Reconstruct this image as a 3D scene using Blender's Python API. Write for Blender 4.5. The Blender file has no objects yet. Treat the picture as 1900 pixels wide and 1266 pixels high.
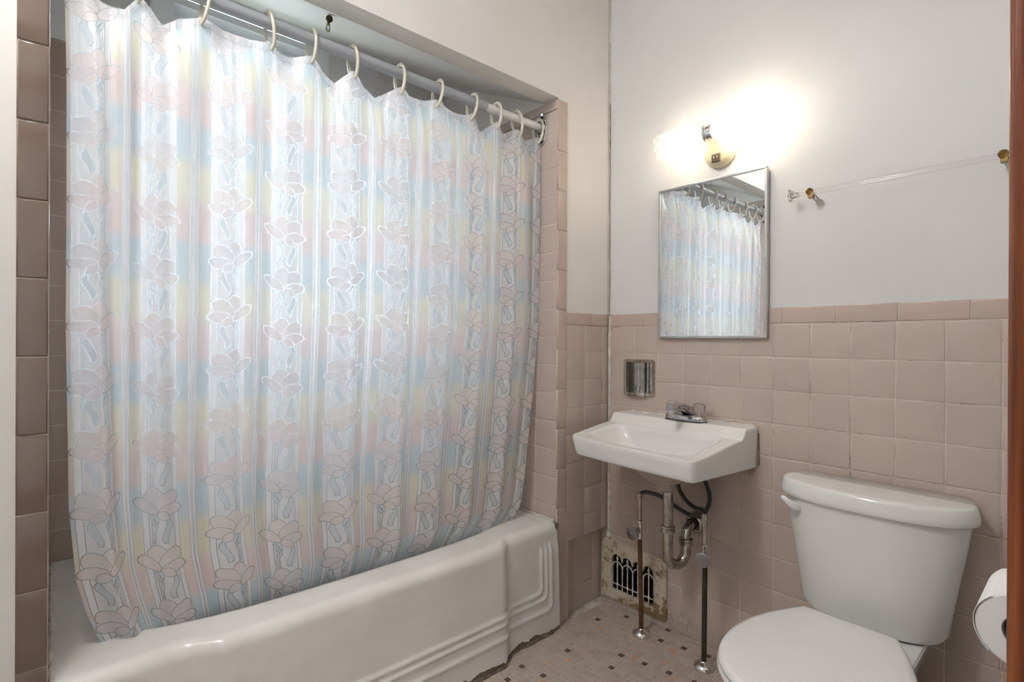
import bpy, bmesh, math, random
from mathutils import Vector, Matrix
random.seed(11)
S = bpy.context.scene
COL = S.collection
pi = math.pi

# ------------------------------------------------------------------ camera
CAM = Vector((1.38517, -1.77177, 1.0992))
F_PX, YAW, PITCH, ROLL = 964.909, 0.84688, -0.00129, 0.00435
fw = Vector((-math.sin(YAW)*math.cos(PITCH), math.cos(YAW)*math.cos(PITCH), math.sin(PITCH)))
rt = Vector((math.cos(YAW), math.sin(YAW), 0)); up = rt.cross(fw)
r2 = rt*math.cos(ROLL)+up*math.sin(ROLL); u2 = up*math.cos(ROLL)-rt*math.sin(ROLL)
cd = bpy.data.cameras.new('camera'); cam = bpy.data.objects.new('camera', cd); COL.objects.link(cam)
cd.sensor_width = 36; cd.lens = F_PX/1900*36; cd.clip_start = 0.01
M = Matrix.Identity(4)
for i in range(3):
    M[i][0] = r2[i]; M[i][1] = u2[i]; M[i][2] = -fw[i]; M[i][3] = CAM[i]
cam.matrix_world = M
S.camera = cam

# ------------------------------------------------------------------ world, daylight
SKY = 14.0
w = bpy.data.worlds.new('sky'); S.world = w; w.use_nodes = True
bg = w.node_tree.nodes['Background']
bg.inputs[0].default_value = (0.80, 0.90, 1.0, 1); bg.inputs[1].default_value = SKY
S.view_settings.view_transform = 'Standard'; S.view_settings.look = 'None'
S.view_settings.gamma = 1; S.view_settings.use_curve_mapping = False
S.view_settings.exposure = 0.2
def portal(name, loc, rot, sx, sy):
    l = bpy.data.lights.new(name, 'AREA'); l.shape = 'RECTANGLE'; l.size = sx; l.size_y = sy
    l.cycles.is_portal = True
    o = bpy.data.objects.new(name, l); COL.objects.link(o); o.location = loc; o.rotation_euler = rot
WY0, WY1, WZ0, WZ1 = -1.46, -0.97, 1.10, 2.28      # window opening in the alcove's back wall
portal('window_daylight', (-0.865, (WY0+WY1)/2, (WZ0+WZ1)/2), (0, -pi/2, 0), WZ1-WZ0, WY1-WY0)
VANITY_W, FILL_W, HALL_FILL_W = 1.15, 126.0, 22.0

# ------------------------------------------------------------------ helpers: materials
def new_mat(name):
    m = bpy.data.materials.new(name); m.use_nodes = True
    nt = m.node_tree; b = nt.nodes['Principled BSDF']
    return m, nt, b
def srgb(r, g, b):
    f = lambda c: (c/255/12.92) if c/255 <= 0.04045 else ((c/255+0.055)/1.055)**2.4
    return (f(r), f(g), f(b), 1)
def N(nt, t, **k):
    n = nt.nodes.new(t)
    for a, v in k.items(): setattr(n, a, v)
    return n
def noise_ramp(nt, scale, stops, coord='Object', detail=4, vscale=None, rough=0.55):
    tc = N(nt, 'ShaderNodeTexCoord'); nz = N(nt, 'ShaderNodeTexNoise')
    nz.inputs['Scale'].default_value = scale; nz.inputs['Detail'].default_value = detail
    nz.inputs['Roughness'].default_value = rough
    if vscale:
        mp = N(nt, 'ShaderNodeMapping'); mp.inputs['Scale'].default_value = vscale
        nt.links.new(tc.outputs[coord], mp.inputs[0]); nt.links.new(mp.outputs[0], nz.inputs['Vector'])
    else: nt.links.new(tc.outputs[coord], nz.inputs['Vector'])
    rp = N(nt, 'ShaderNodeValToRGB')
    while len(rp.color_ramp.elements) < len(stops): rp.color_ramp.elements.new(0.5)
    for e, (p, c) in zip(rp.color_ramp.elements, stops): e.position = p; e.color = c
    nt.links.new(nz.outputs[0], rp.inputs[0])
    return rp.outputs[0], nz.outputs[0]
def bump(nt, b, h, strength=0.1, dist=0.002):
    bp = N(nt, 'ShaderNodeBump'); bp.inputs['Strength'].default_value = strength; bp.inputs['Distance'].default_value = dist
    nt.links.new(h, bp.inputs['Height']); nt.links.new(bp.outputs[0], b.inputs['Normal'])
def simple(name, col, rough=0.5, metal=0, var=0.06, scale=6, bump_s=0, bscale=None, coat=0):
    m, nt, b = new_mat(name)
    c0 = tuple(max(0, x*(1-var)) for x in col[:3])+(1,); c1 = tuple(min(1, x*(1+var)) for x in col[:3])+(1,)
    o, h = noise_ramp(nt, scale, [(0.3, c0), (0.7, c1)])
    nt.links.new(o, b.inputs['Base Color'])
    b.inputs['Roughness'].default_value = rough; b.inputs['Metallic'].default_value = metal
    if coat: b.inputs['Coat Weight'].default_value = coat; b.inputs['Coat Roughness'].default_value = 0.08
    if bump_s:
        o2, h2 = noise_ramp(nt, bscale or scale, [(0, (0,0,0,1)), (1, (1,1,1,1))])
        bump(nt, b, h2, bump_s)
    return m
def tile_mat(name, col, var=0.035, rough=0.16):
    m, nt, b = new_mat(name)
    oi = N(nt, 'ShaderNodeObjectInfo')
    rp = N(nt, 'ShaderNodeValToRGB'); e = rp.color_ramp.elements
    e[0].color = (col[0]*(1-var), col[1]*(1-var*0.95), col[2]*(1-var*0.9), 1)
    e[1].color = (min(1, col[0]*(1+var)), min(1, col[1]*(1+var*0.85)), min(1, col[2]*(1+var*0.8)), 1)
    nt.links.new(oi.outputs['Random'], rp.inputs[0])
    o, h = noise_ramp(nt, 9, [(0.3, (0.94, 0.94, 0.94, 1)), (0.7, (1.0, 1.0, 1.0, 1))])
    mx = N(nt, 'ShaderNodeMix', data_type='RGBA', blend_type='MULTIPLY'); mx.inputs[0].default_value = 1
    nt.links.new(rp.outputs[0], mx.inputs[6]); nt.links.new(o, mx.inputs[7])
    nt.links.new(mx.outputs[2], b.inputs['Base Color'])
    b.inputs['Roughness'].default_value = rough
    o2, h2 = noise_ramp(nt, 14, [(0, (0,0,0,1)), (1, (1,1,1,1))], detail=1)
    bump(nt, b, h2, 0.12, 0.004)
    return m
def emit(name, col, s):
    m, nt, b = new_mat(name)
    b.inputs['Base Color'].default_value = col
    b.inputs['Emission Color'].default_value = col; b.inputs['Emission Strength'].default_value = s
    return m

PAINT = simple('warm white wall paint', (0.76, 0.735, 0.70), 0.55, var=0.025, scale=3, bump_s=0.08, bscale=55)
PAINT_B = simple('cool white wall paint', (0.70, 0.695, 0.69), 0.5, var=0.025, scale=3, bump_s=0.08, bscale=55)
CEILP = simple('ceiling paint', (0.74, 0.71, 0.68), 0.7, var=0.03, scale=2)
TILE = tile_mat('mauve glazed wall tile', (0.565, 0.465, 0.405))
TILE_A = tile_mat('mauve glazed tile beside the tub', (0.555, 0.455, 0.40), rough=0.09)
TILE_J = tile_mat('mauve bullnose trim tile', (0.545, 0.435, 0.375), rough=0.10)
TILE_L = tile_mat('shade-darkened bullnose trim tile', (0.17, 0.122, 0.095), rough=0.10)  # trim tile darkened so its colour carries the shade on the left jamb
def grout_mat():
    m, nt, b = new_mat('stained cream grout')
    o, h = noise_ramp(nt, 10, [(0.28, (0.16, 0.11, 0.07, 1)), (0.42, (0.55, 0.48, 0.40, 1)), (0.7, (0.70, 0.64, 0.56, 1))], detail=6, rough=0.7)
    nt.links.new(o, b.inputs['Base Color']); b.inputs['Roughness'].default_value = 0.8
    return m
GROUT = grout_mat()
PORC = simple('white porcelain', (0.80, 0.79, 0.77), 0.09, var=0.015, scale=3)
SINKM = simple('white enamel basin', (0.80, 0.785, 0.765), 0.14, var=0.02, scale=4)
def tub_mat():
    m, nt, b = new_mat('worn white tub enamel')
    o, h = noise_ramp(nt, 5, [(0.3, (0.70, 0.67, 0.63, 1)), (0.62, (0.79, 0.765, 0.735, 1))], detail=5)
    tc = N(nt, 'ShaderNodeTexCoord'); sx = N(nt, 'ShaderNodeSeparateXYZ'); nt.links.new(tc.outputs['Object'], sx.inputs[0])
    nz = N(nt, 'ShaderNodeTexNoise'); nz.inputs['Scale'].default_value = 22; nz.inputs['Detail'].default_value = 5
    nt.links.new(tc.outputs['Object'], nz.inputs['Vector'])
    # grime with its own ragged edge where the apron meets the floor
    a = N(nt, 'ShaderNodeMath', operation='MULTIPLY_ADD'); a.inputs[1].default_value = 0.05; a.inputs[2].default_value = -0.008
    nt.links.new(nz.outputs[0], a.inputs[0])
    lt = N(nt, 'ShaderNodeMath', operation='LESS_THAN'); nt.links.new(sx.outputs['Z'], lt.inputs[0]); nt.links.new(a.outputs[0], lt.inputs[1])
    mx = N(nt, 'ShaderNodeMix', data_type='RGBA'); nt.links.new(lt.outputs[0], mx.inputs[0]); nt.links.new(o, mx.inputs[6])
    mx.inputs[7].default_value = (0.17, 0.12, 0.085, 1); nt.links.new(mx.outputs[2], b.inputs['Base Color'])
    b.inputs['Roughness'].default_value = 0.2
    return m
TUBM = tub_mat()
CHROME = simple('chrome', (0.78, 0.78, 0.78), 0.09, 1, var=0.03)
DULLCH = simple('dull pitted chrome', (0.52, 0.50, 0.46), 0.22, 1, var=0.35, scale=45)
STEEL = simple('brushed steel frame', (0.55, 0.55, 0.55), 0.28, 1, var=0.1, scale=20)
RODM = simple('grey white rod enamel', (0.37, 0.395, 0.43), 0.22, 0, var=0.03)
RODM2 = simple('white rod enamel', (0.76, 0.76, 0.76), 0.2, 0, var=0.03)
BRASS = simple('aged brass', (0.42, 0.25, 0.07), 0.3, 1, var=0.3, scale=60)
RUST = simple('rusty brown pipe', (0.13, 0.062, 0.028), 0.5, 0.3, var=0.45, scale=30)
GREENP = simple('tarnished dark green pipe', (0.05, 0.052, 0.03), 0.45, 0.4, var=0.4, scale=30)
HOSE = simple('dark grey rubber hose', (0.05, 0.047, 0.038), 0.4, 0, var=0.3, scale=40)
BLACK = simple('black rubber', (0.015, 0.015, 0.014), 0.5)
DARK = simple('near-black sheet metal', (0.004, 0.0035, 0.003), 0.8)  # near-black metal for the duct and the niche back plate
CREAMP = simple('cream plastic', (0.66, 0.62, 0.50), 0.3, var=0.05)
PLASTW = simple('white plastic', (0.82, 0.81, 0.80), 0.2, var=0.015)
PAPER = simple('white tissue paper', (0.83, 0.82, 0.80), 0.9, var=0.02, scale=40, bump_s=0.15, bscale=120)
CARD = simple('grey cardboard core', (0.20, 0.18, 0.16), 0.9)
CAULK = simple('old white caulk', (0.62, 0.58, 0.51), 0.6, var=0.25, scale=40, bump_s=0.3)
GRIME_GAP = simple('dirty brown caulk and dark gaps', (0.13, 0.10, 0.075), 0.8, var=0.6, scale=35, bump_s=0.4)
def chipped():
    m, nt, b = new_mat('chipped cream paint')
    o, h = noise_ramp(nt, 26, [(0.33, (0.09, 0.055, 0.03, 1)), (0.40, (0.33, 0.26, 0.16, 1)), (0.5, (0.60, 0.53, 0.42, 1)), (0.8, (0.64, 0.58, 0.48, 1))], detail=7, rough=0.68)
    tc = N(nt, 'ShaderNodeTexCoord'); sp = N(nt, 'ShaderNodeSeparateXYZ'); nt.links.new(tc.outputs['Object'], sp.inputs[0])
    nz = N(nt, 'ShaderNodeTexNoise'); nz.inputs['Scale'].default_value = 40; nz.inputs['Detail'].default_value = 6; nt.links.new(tc.outputs['Object'], nz.inputs['Vector'])
    # ragged rust bloom creeping up from the lower right corner
    a1 = N(nt, 'ShaderNodeMath', operation='MULTIPLY_ADD'); a1.inputs[1].default_value = 0.20; a1.inputs[2].default_value = -0.082; nt.links.new(nz.outputs[0], a1.inputs[0])
    a2 = N(nt, 'ShaderNodeMath', operation='MULTIPLY_ADD'); a2.inputs[1].default_value = 0.30; nt.links.new(sp.outputs['X'], a2.inputs[0]); nt.links.new(a1.outputs[0], a2.inputs[2])
    lt = N(nt, 'ShaderNodeMath', operation='LESS_THAN'); nt.links.new(sp.outputs['Z'], lt.inputs[0]); nt.links.new(a2.outputs[0], lt.inputs[1])
    mx = N(nt, 'ShaderNodeMix', data_type='RGBA'); nt.links.new(lt.outputs[0], mx.inputs[0]); nt.links.new(o, mx.inputs[6]); mx.inputs[7].default_value = (0.26, 0.185, 0.085, 1)
    nt.links.new(mx.outputs[2], b.inputs['Base Color']); b.inputs['Roughness'].default_value = 0.55
    bump(nt, b, h, 0.5, 0.003)
    return m
CHIP = chipped()
def woodm():
    m, nt, b = new_mat('varnished red brown wood')
    o, h = noise_ramp(nt, 1.0, [(0.3, (0.085, 0.019, 0.004, 1)), (0.55, (0.18, 0.045, 0.010, 1)), (0.75, (0.27, 0.075, 0.020, 1))], vscale=(160, 160, 5), detail=5)
    nt.links.new(o, b.inputs['Base Color']); b.inputs['Roughness'].default_value = 0.22
    return m
WOOD = woodm()
MIRROR = simple('mirror silver', (0.90, 0.91, 0.91), 0.005, 1, var=0.0)
def glassy(name, glossy=0.07, tint=0.94, ior=1.3):
    m, nt, b = new_mat(name); nt.nodes.remove(b)
    out = nt.nodes['Material Output']
    t = N(nt, 'ShaderNodeBsdfTransparent'); t.inputs[0].default_value = (tint, tint, tint*0.99, 1)
    g = N(nt, 'ShaderNodeBsdfGlossy'); g.inputs['Roughness'].default_value = 0.05
    fr = N(nt, 'ShaderNodeFresnel'); fr.inputs[0].default_value = ior
    ad = N(nt, 'ShaderNodeMath', operation='ADD'); ad.inputs[1].default_value = glossy; ad.use_clamp = True
    nt.links.new(fr.outputs[0], ad.inputs[0])
    mx = N(nt, 'ShaderNodeMixShader'); nt.links.new(ad.outputs[0], mx.inputs[0])
    nt.links.new(t.outputs[0], mx.inputs[1]); nt.links.new(g.outputs[0], mx.inputs[2]); nt.links.new(mx.outputs[0], out.inputs[0])
    return m
GLASS = glassy('clear acrylic')
RODGLASS = glassy('clear glass rod', glossy=0.05, tint=0.985, ior=1.04)
PANE = glassy('window glass', glossy=0.02, tint=0.95)
def shade_mat():
    m, nt, b = new_mat('diamond cut frosted glass'); nt.nodes.remove(b)
    out = nt.nodes['Material Output']; tc = N(nt, 'ShaderNodeTexCoord'); sp = N(nt, 'ShaderNodeSeparateXYZ'); nt.links.new(tc.outputs['UV'], sp.inputs[0])
    lines = []
    for sg in (1, -1):
        a = N(nt, 'ShaderNodeMath', operation='MULTIPLY_ADD'); a.inputs[1].default_value = sg; nt.links.new(sp.outputs[1], a.inputs[0]); nt.links.new(sp.outputs[0], a.inputs[2])
        f = N(nt, 'ShaderNodeMath', operation='FRACT'); nt.links.new(a.outputs[0], f.inputs[0])
        l = N(nt, 'ShaderNodeMath', operation='LESS_THAN'); nt.links.new(f.outputs[0], l.inputs[0]); l.inputs[1].default_value = 0.14
        lines.append(l)
    mxm = N(nt, 'ShaderNodeMath', operation='MAXIMUM'); nt.links.new(lines[0].outputs[0], mxm.inputs[0]); nt.links.new(lines[1].outputs[0], mxm.inputs[1])
    t = N(nt, 'ShaderNodeBsdfTransparent'); t.inputs[0].default_value = (0.96, 0.95, 0.92, 1)
    tr = N(nt, 'ShaderNodeBsdfTranslucent'); tr.inputs[0].default_value = (0.95, 0.93, 0.88, 1)
    d = N(nt, 'ShaderNodeBsdfDiffuse'); d.inputs[0].default_value = (0.92, 0.90, 0.86, 1)
    m1 = N(nt, 'ShaderNodeMixShader'); m1.inputs[0].default_value = 0.4; nt.links.new(tr.outputs[0], m1.inputs[1]); nt.links.new(d.outputs[0], m1.inputs[2])
    fac = N(nt, 'ShaderNodeMath', operation='MULTIPLY_ADD'); fac.inputs[1].default_value = 0.34; fac.inputs[2].default_value = 0.09; nt.links.new(mxm.outputs[0], fac.inputs[0])
    m2 = N(nt, 'ShaderNodeMixShader'); nt.links.new(fac.outputs[0], m2.inputs[0]); nt.links.new(t.outputs[0], m2.inputs[1]); nt.links.new(m1.outputs[0], m2.inputs[2])
    nt.links.new(m2.outputs[0], out.inputs[0])
    return m
SHADE = shade_mat()

# ------------------------------------------------------------------ helpers: geometry
class MB:
    def __init__(s): s.v = []; s.f = []; s.uv = None
    def add(s, v, f):
        o = len(s.v); s.v += [tuple(p) for p in v]; s.f += [tuple(i+o for i in q) for q in f]; return s
    def box(s, x0, x1, y0, y1, z0, z1):
        v = [(x, y, z) for z in (z0, z1) for y in (y0, y1) for x in (x0, x1)]
        return s.add(v, [(0,2,3,1), (4,5,7,6), (0,1,5,4), (2,6,7,3), (0,4,6,2), (1,3,7,5)])
    def bbox(s, x0, x1, y0, y1, z0, z1, r=0.004, seg=2):
        bm = bmesh.new(); bmesh.ops.create_cube(bm, size=1)
        for q in bm.verts:
            q.co = Vector((x0+(q.co.x+.5)*(x1-x0), y0+(q.co.y+.5)*(y1-y0), z0+(q.co.z+.5)*(z1-z0)))
        bmesh.ops.bevel(bm, geom=bm.edges[:], offset=r, segments=seg, affect='EDGES', profile=0.5)
        return s.bm(bm)
    def bm(s, bm):
        bm.verts.ensure_lookup_table(); bm.verts.index_update()
        s.add([q.co[:] for q in bm.verts], [[q.index for q in f.verts] for f in bm.faces]); bm.free(); return s
    def loft(s, rings, closed=True, cap0=True, cap1=True):
        n = len(rings[0]); o = len(s.v)
        for r in rings: s.v += [tuple(p) for p in r]
        for i in range(len(rings)-1):
            for j in range(n if closed else n-1):
                a = o+i*n+j; b = o+i*n+(j+1) % n
                s.f.append((a, b, b+n, a+n))
        if cap0: s.f.append(tuple(o+j for j in reversed(range(n))))
        if cap1: s.f.append(tuple(o+(len(rings)-1)*n+j for j in range(n)))
        return s
    def tube(s, path, r, seg=12, closed=False, flat=1.0, cap=True):
        P = [Vector(p) for p in path]; n = len(P)
        R = r if isinstance(r, (list, tuple)) else [r]*n
        rings = []; ref = None
        for i in range(n):
            if closed: t = P[(i+1) % n]-P[i-1]
            else: t = P[min(i+1, n-1)]-P[max(i-1, 0)]
            t.normalize()
            if ref is None:
                ref = Vector((0, 0, 1)) if abs(t.z) < 0.9 else Vector((0, 1, 0))
            a = (ref - t*ref.dot(t)).normalized(); b = t.cross(a); ref = a
            rings.append([P[i]+a*math.cos(2*pi*k/seg)*R[i]+b*math.sin(2*pi*k/seg)*R[i]*flat for k in range(seg)])
        if closed:
            rings.append(rings[0]); return s.loft(rings, True, False, False)
        return s.loft(rings, True, cap, cap)
    def lathe(s, prof, origin, axis=(0, 0, 1), seg=24, cap0=True, cap1=True):
        ax = Vector(axis).normalized(); ref = Vector((1, 0, 0)) if abs(ax.x) < 0.9 else Vector((0, 1, 0))
        a = (ref-ax*ref.dot(ax)).normalized(); b = ax.cross(a); O = Vector(origin)
        return s.loft([[O+ax*h+(a*math.cos(2*pi*k/seg)+b*math.sin(2*pi*k/seg))*max(r, 1e-5) for k in range(seg)] for r, h in prof], True, cap0, cap1)
    def grid(s, fn, nu, nv):
        o = len(s.v)
        for j in range(nv+1):
            for i in range(nu+1): s.v.append(tuple(fn(i/nu, j/nv)))
        for j in range(nv):
            for i in range(nu):
                a = o+j*(nu+1)+i; s.f.append((a, a+1, a+nu+2, a+nu+1))
        return s
def root_loc(p):
    v = Vector((0, 0, 0))
    while p is not None: v += p.location; p = p.parent
    return v
def obj(name, mb, mat, parent=None, smooth=False, uv=None, base=None, auto=True):
    if parent: off = root_loc(parent)
    elif base is not None: off = Vector(base)
    else:
        xs = [p[0] for p in mb.v]; ys = [p[1] for p in mb.v]; zs = [p[2] for p in mb.v]
        off = Vector(((min(xs)+max(xs))/2, (min(ys)+max(ys))/2, min(zs)))
    me = bpy.data.meshes.new(name)
    me.from_pydata([(p[0]-off.x, p[1]-off.y, p[2]-off.z) for p in mb.v], [], mb.f)
    if uv:
        ul = me.uv_layers.new(name='UVMap')
        for lp in me.loops: ul.data[lp.index].uv = uv[lp.vertex_index]
    bm = bmesh.new(); bm.from_mesh(me)
    if not uv: bmesh.ops.recalc_face_normals(bm, faces=bm.faces)
    if smooth:
        for f in bm.faces: f.smooth = True
        if auto:
            for e in bm.edges:
                if len(e.link_faces) == 2 and e.calc_face_angle(0) > math.radians(40): e.smooth = False
    bm.to_mesh(me); bm.free()
    me.materials.append(mat)
    o = bpy.data.objects.new(name, me); COL.objects.link(o)
    if parent: o.parent = parent
    else: o.location = off
    return o
def thing(name, label, cat, loc, group=None):
    o = bpy.data.objects.new(name, None); COL.objects.link(o); o.location = loc; o.empty_display_size = 0.05
    o['label'] = label; o['category'] = cat
    if group: o['group'] = group
    return o
def tag(o, label, cat, group=None):
    o['label'] = label; o['category'] = cat
    if group: o['group'] = group
    return o
def struct(o): o['kind'] = 'structure'; return o
def lerp(a, b, t): return a+(b-a)*t
def sstep(a, b, x):
    t = min(1, max(0, (x-a)/(b-a))); return t*t*(3-2*t)
def interp(tab, x):
    if x <= tab[0][0]: return tab[0][1]
    for (a, b), (c, d) in zip(tab, tab[1:]):
        if x <= c: return b+(d-b)*(x-a)/(c-a)
    return tab[-1][1]
def rects_minus(R, holes):
    out = [R]
    for h in holes:
        nxt = []
        for (a, b, c, d) in out:          # u0,u1,v0,v1
            if h[0] >= b or h[1] <= a or h[2] >= d or h[3] <= c: nxt.append((a, b, c, d)); continue
            if h[2] > c: nxt.append((a, b, c, h[2]))
            if h[3] < d: nxt.append((a, b, h[3], d))
            lo, hi = max(c, h[2]), min(d, h[3])
            if h[0] > a: nxt.append((a, h[0], lo, hi))
            if h[1] < b: nxt.append((h[1], b, lo, hi))
        out = nxt
    return out

# tiles: shared pillow meshes placed on a plane
TT = 0.006
_tm = {}
def tile_mesh(wd, ht, mat, bev=0.0022, t=TT):
    k = (round(wd, 4), round(ht, 4), mat.name, bev, t)
    if k in _tm: return _tm[k]
    a, b = wd/2, ht/2
    q = lambda x, y, z: [(-x, -y, z), (x, -y, z), (x, y, z), (-x, y, z)]
    v = q(a, b, -t)+q(a, b, -bev*0.7)+q(a-bev*0.45, b-bev*0.45, -bev*0.2)+q(a-bev*1.4, b-bev*1.4, 0)
    f = [(12, 13, 14, 15)]
    for L in (0, 4, 8):
        for i in range(4): j = (i+1) % 4; f.append((L+i, L+j, L+4+j, L+4+i))
    me = bpy.data.meshes.new('tile'); me.from_pydata(v, [], f); me.materials.append(mat)
    for p in me.polygons: p.use_smooth = True
    _tm[k] = me; return me
ORI = {'-y': Matrix(((1,0,0),(0,0,-1),(0,1,0))), '+x': Matrix(((0,0,1),(1,0,0),(0,1,0))),
       '+y': Matrix(((-1,0,0),(0,0,1),(0,1,0))), '+z': Matrix.Identity(3)}
def put_tile(parent, ori, plane, u, v, wd, ht, mat, name='tile', jit=0.004, bev=0.0022, t=TT):
    """u, v: world coordinates along the wall (x or y) and up (z), or x, y for a floor"""
    o = bpy.data.objects.new(name, tile_mesh(wd, ht, mat, bev, t)); COL.objects.link(o)
    P = {'-y': (u, plane, v), '+y': (u, plane, v), '+x': (plane, u, v), '+z': (u, v, plane)}[ori]
    R = ORI[ori] @ (Matrix.Rotation(random.uniform(-jit, jit), 3, 'X') @ Matrix.Rotation(random.uniform(-jit, jit), 3, 'Y'))
    o.parent = parent; o.matrix_local = Matrix.Translation(Vector(P)-root_loc(parent)) @ R.to_4x4()
    return o
def tile_field(parent, ori, plane, us, vs, mat, holes=(), gap=0.0030, **k):
    """us, vs: sorted joint positions; holes: (u0,u1,v0,v1)"""
    for u0, u1 in zip(us, us[1:]):
        for v0, v1 in zip(vs, vs[1:]):
            r = (u0+gap/2, u1-gap/2, v0+gap/2, v1-gap/2)
            pcs = rects_minus(r, holes)
            if len(pcs) == 1 and pcs[0] == r:
                put_tile(parent, ori, plane, (r[0]+r[1])/2, (r[2]+r[3])/2, r[1]-r[0], r[3]-r[2], mat, **k)
            elif pcs:
                mb = MB()
                for a, b, c, d in pcs:
                    if b-a < 0.003 or d-c < 0.003: continue
                    if ori == '-y': mb.box(a, b, plane, plane+TT, c, d)
                    elif ori == '+x': mb.box(plane-TT, plane, a, b, c, d)
                if mb.v: obj('tile', mb, mat, parent)

P4 = 0.1095; P6 = 0.1539
# ------------------------------------------------------------------ room shell
W, CEIL, YN = 1.39, 2.66, -2.32
TUBX = -0.78                               # tiled back wall of the alcove
YF, YH = -0.315, -1.777                    # foot and head walls of the alcove
HEAD = 2.035
NICHE = (0.090, 0.221, 0.885, 1.016)
DUCT = (0.030, 0.236, 0.060, 0.214)
ZB, ZA = 1.1572, 1.1599

def slab_y(mb, R, holes, y0, y1):
    for a, b, c, d in rects_minus(R, holes): mb.box(a, b, y0, y1, c, d)
    return mb
wall_back = struct(obj('wall_back', slab_y(MB(), (-0.075, W+0.12, -0.05, CEIL), [NICHE, DUCT], 0.004, 0.12), PAINT_B))
g = obj('grout_bed', slab_y(MB(), (-0.035, W, 0, 1.2095), [NICHE, DUCT], 0.0016, 0.006), GROUT, wall_back)
us = [0.018]+[0.1292+P4*n for n in range(0, 12)]+[W-0.002]
us = [u for u in us if u < W-0.001]+[W]
tile_field(wall_back, '-y', 0, us, [ZB-P4*k for k in range(10, -1, -1)], TILE, [(NICHE[0]-.004, NICHE[1]+.004, NICHE[2]-.004, NICHE[3]+.004), DUCT])
# first narrow pieces beside the corner, in the recess
capx = [0.018]+[0.1746+0.1755*0]+[0.3285, 0.4824, 0.5467, 0.7006, 0.8573, 1.0104, 1.1645, 1.3184, W]
tile_field(wall_back, '-y', -0.0012, capx, [ZB, 1.2105], TILE_J, jit=0.003)

# mosaic strip at the foot of the back wall
MOS = [simple('grey beige mosaic', (0.49, 0.405, 0.345), 0.5, var=0.07, scale=30), simple('mid grey mosaic', (0.45, 0.37, 0.315), 0.5, var=0.07, scale=30),
       simple('dark brown mosaic', (0.10, 0.058, 0.043), 0.45, var=0.15, scale=30), simple('apricot mosaic', (0.60, 0.36, 0.23), 0.5, var=0.1, scale=30),
       simple('pinkish mosaic', (0.50, 0.395, 0.33), 0.5, var=0.07, scale=30)]
MP = 0.0203
zb = [0.0, 0.0203, 0.0406, ZB-10*P4-0.0005]
nx = int((0.86-0.292)/MP)
for i in range(nx):
    for k in range(3):
        u0 = 0.292+i*MP
        mt = MOS[2] if (i+3*k) % 9 == 1 and k == (2 if i % 2 else 1) else random.choice([MOS[0], MOS[0], MOS[1], MOS[4], MOS[1]])
        put_tile(wall_back, '-y', -0.0005, u0+MP/2, (zb[k]+zb[k+1])/2, MP-0.002, zb[k+1]-zb[k]-0.002, mt, name='mosaic_tile', jit=0.01, bev=0.001, t=0.004)

# left wall: pier by the corner, header over the tub, strip on the near side
mb = MB()
mb.box(-0.075, -0.003, YF+0.002, 0.004, 0.309, CEIL); mb.box(-0.075, -0.036, -0.2405, 0.004, -0.05, 0.309); mb.box(-0.075, -0.003, YF+0.002, -0.2415, -0.05, 0.309)
mb.box(-0.075, 0.0, YH-0.002, YF+0.002, HEAD, CEIL); mb.box(-0.075, -0.003, YN, YH-0.002, -0.05, CEIL)
wall_left = struct(obj('wall_left', mb, PAINT))
mb = MB(); mb.box(-0.006, -0.0016, YF+0.002, 0.0, 0.309, 1.2095); mb.box(-0.006, -0.0016, YF+0.002, -0.2612, 1.2, HEAD-0.004); mb.box(-0.006, -0.0016, YF+0.002, -0.2415, 0, 0.309)
mb.box(-0.040, -0.034, -0.2405, 0.0, 0, 0.309); mb.box(-0.006, -0.0016, -1.825, YH-0.002, 0, CEIL)
obj('grout_bed', mb, GROUT, wall_left)
ya = [-0.2608, -0.1513, -0.0418, -0.0045]
tile_field(wall_left, '+x', 0, ya, [0.3095]+[ZA-P4*k for k in range(7, -1, -1)], TILE)
tile_field(wall_left, '+x', 0.0012, [-0.2608, -0.1101, -0.0045], [ZA, 1.2115], TILE_J, jit=0.003)
zr = [1.2174-P6*k for k in range(-5, 8)]
zr = sorted([0.0]+[z for z in zr if 0.02 < z < 2.02]+[2.029])
tile_field(wall_left, '+x', 0.0015, [-0.3150, -0.2608], zr, TILE_J, jit=0.003)
tile_field(wall_left, '+x', -0.0002, [-0.2605, -0.2415], [0.0, 0.075, 0.16, 0.245, 0.3075], TILE_J)
tile_field(wall_left, '+x', -0.0325, [-0.2405, -0.172, -0.0625, -0.005], [0.0, 0.1, 0.2095, 0.306], TILE)
zj = [1.6778-P6*k for k in range(-6, 11)]
zj = sorted([0.0]+[z for z in zj if z > 0.02])
tile_field(wall_left, '+x', 0.0015, [-1.8257, -1.7766], zj, TILE_L, jit=0.006)

# alcove walls
mb = MB(); mb.box(-0.88, -0.075, YF+0.002, -0.2, -0.05, CEIL)
wall_foot = struct(obj('wall_tub_foot', mb, PAINT))
obj('grout_bed', MB().box(TUBX, -0.0015, YF+0.0016, YF+0.004, 0.3, HEAD), GROUT, wall_foot)
ue = [-0.0012, -0.0055] 
ue = sorted([-0.003]+[-0.0062-P4*k for k in range(1, 8)])
ue[0] = TUBX
zf = [1.2219+0.0017-P4*k for k in range(-7, 8)]
zf = [0.402]+sorted([z for z in zf if 0.43 < z < 1.995])+[1.9965]
tile_field(wall_foot, '-y', YF, ue, zf, TILE_A)
tile_field(wall_foot, '-y', YF-0.0008, sorted([-0.003, -0.1624, -0.3163, -0.4702, -0.6241, TUBX]), [1.9965, 2.034], TILE_A)
mb = MB(); mb.box(-0.88, -0.075, YH-0.12, YH-0.002, -0.05, CEIL)
wall_head = struct(obj('wall_tub_head', mb, PAINT))
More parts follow.
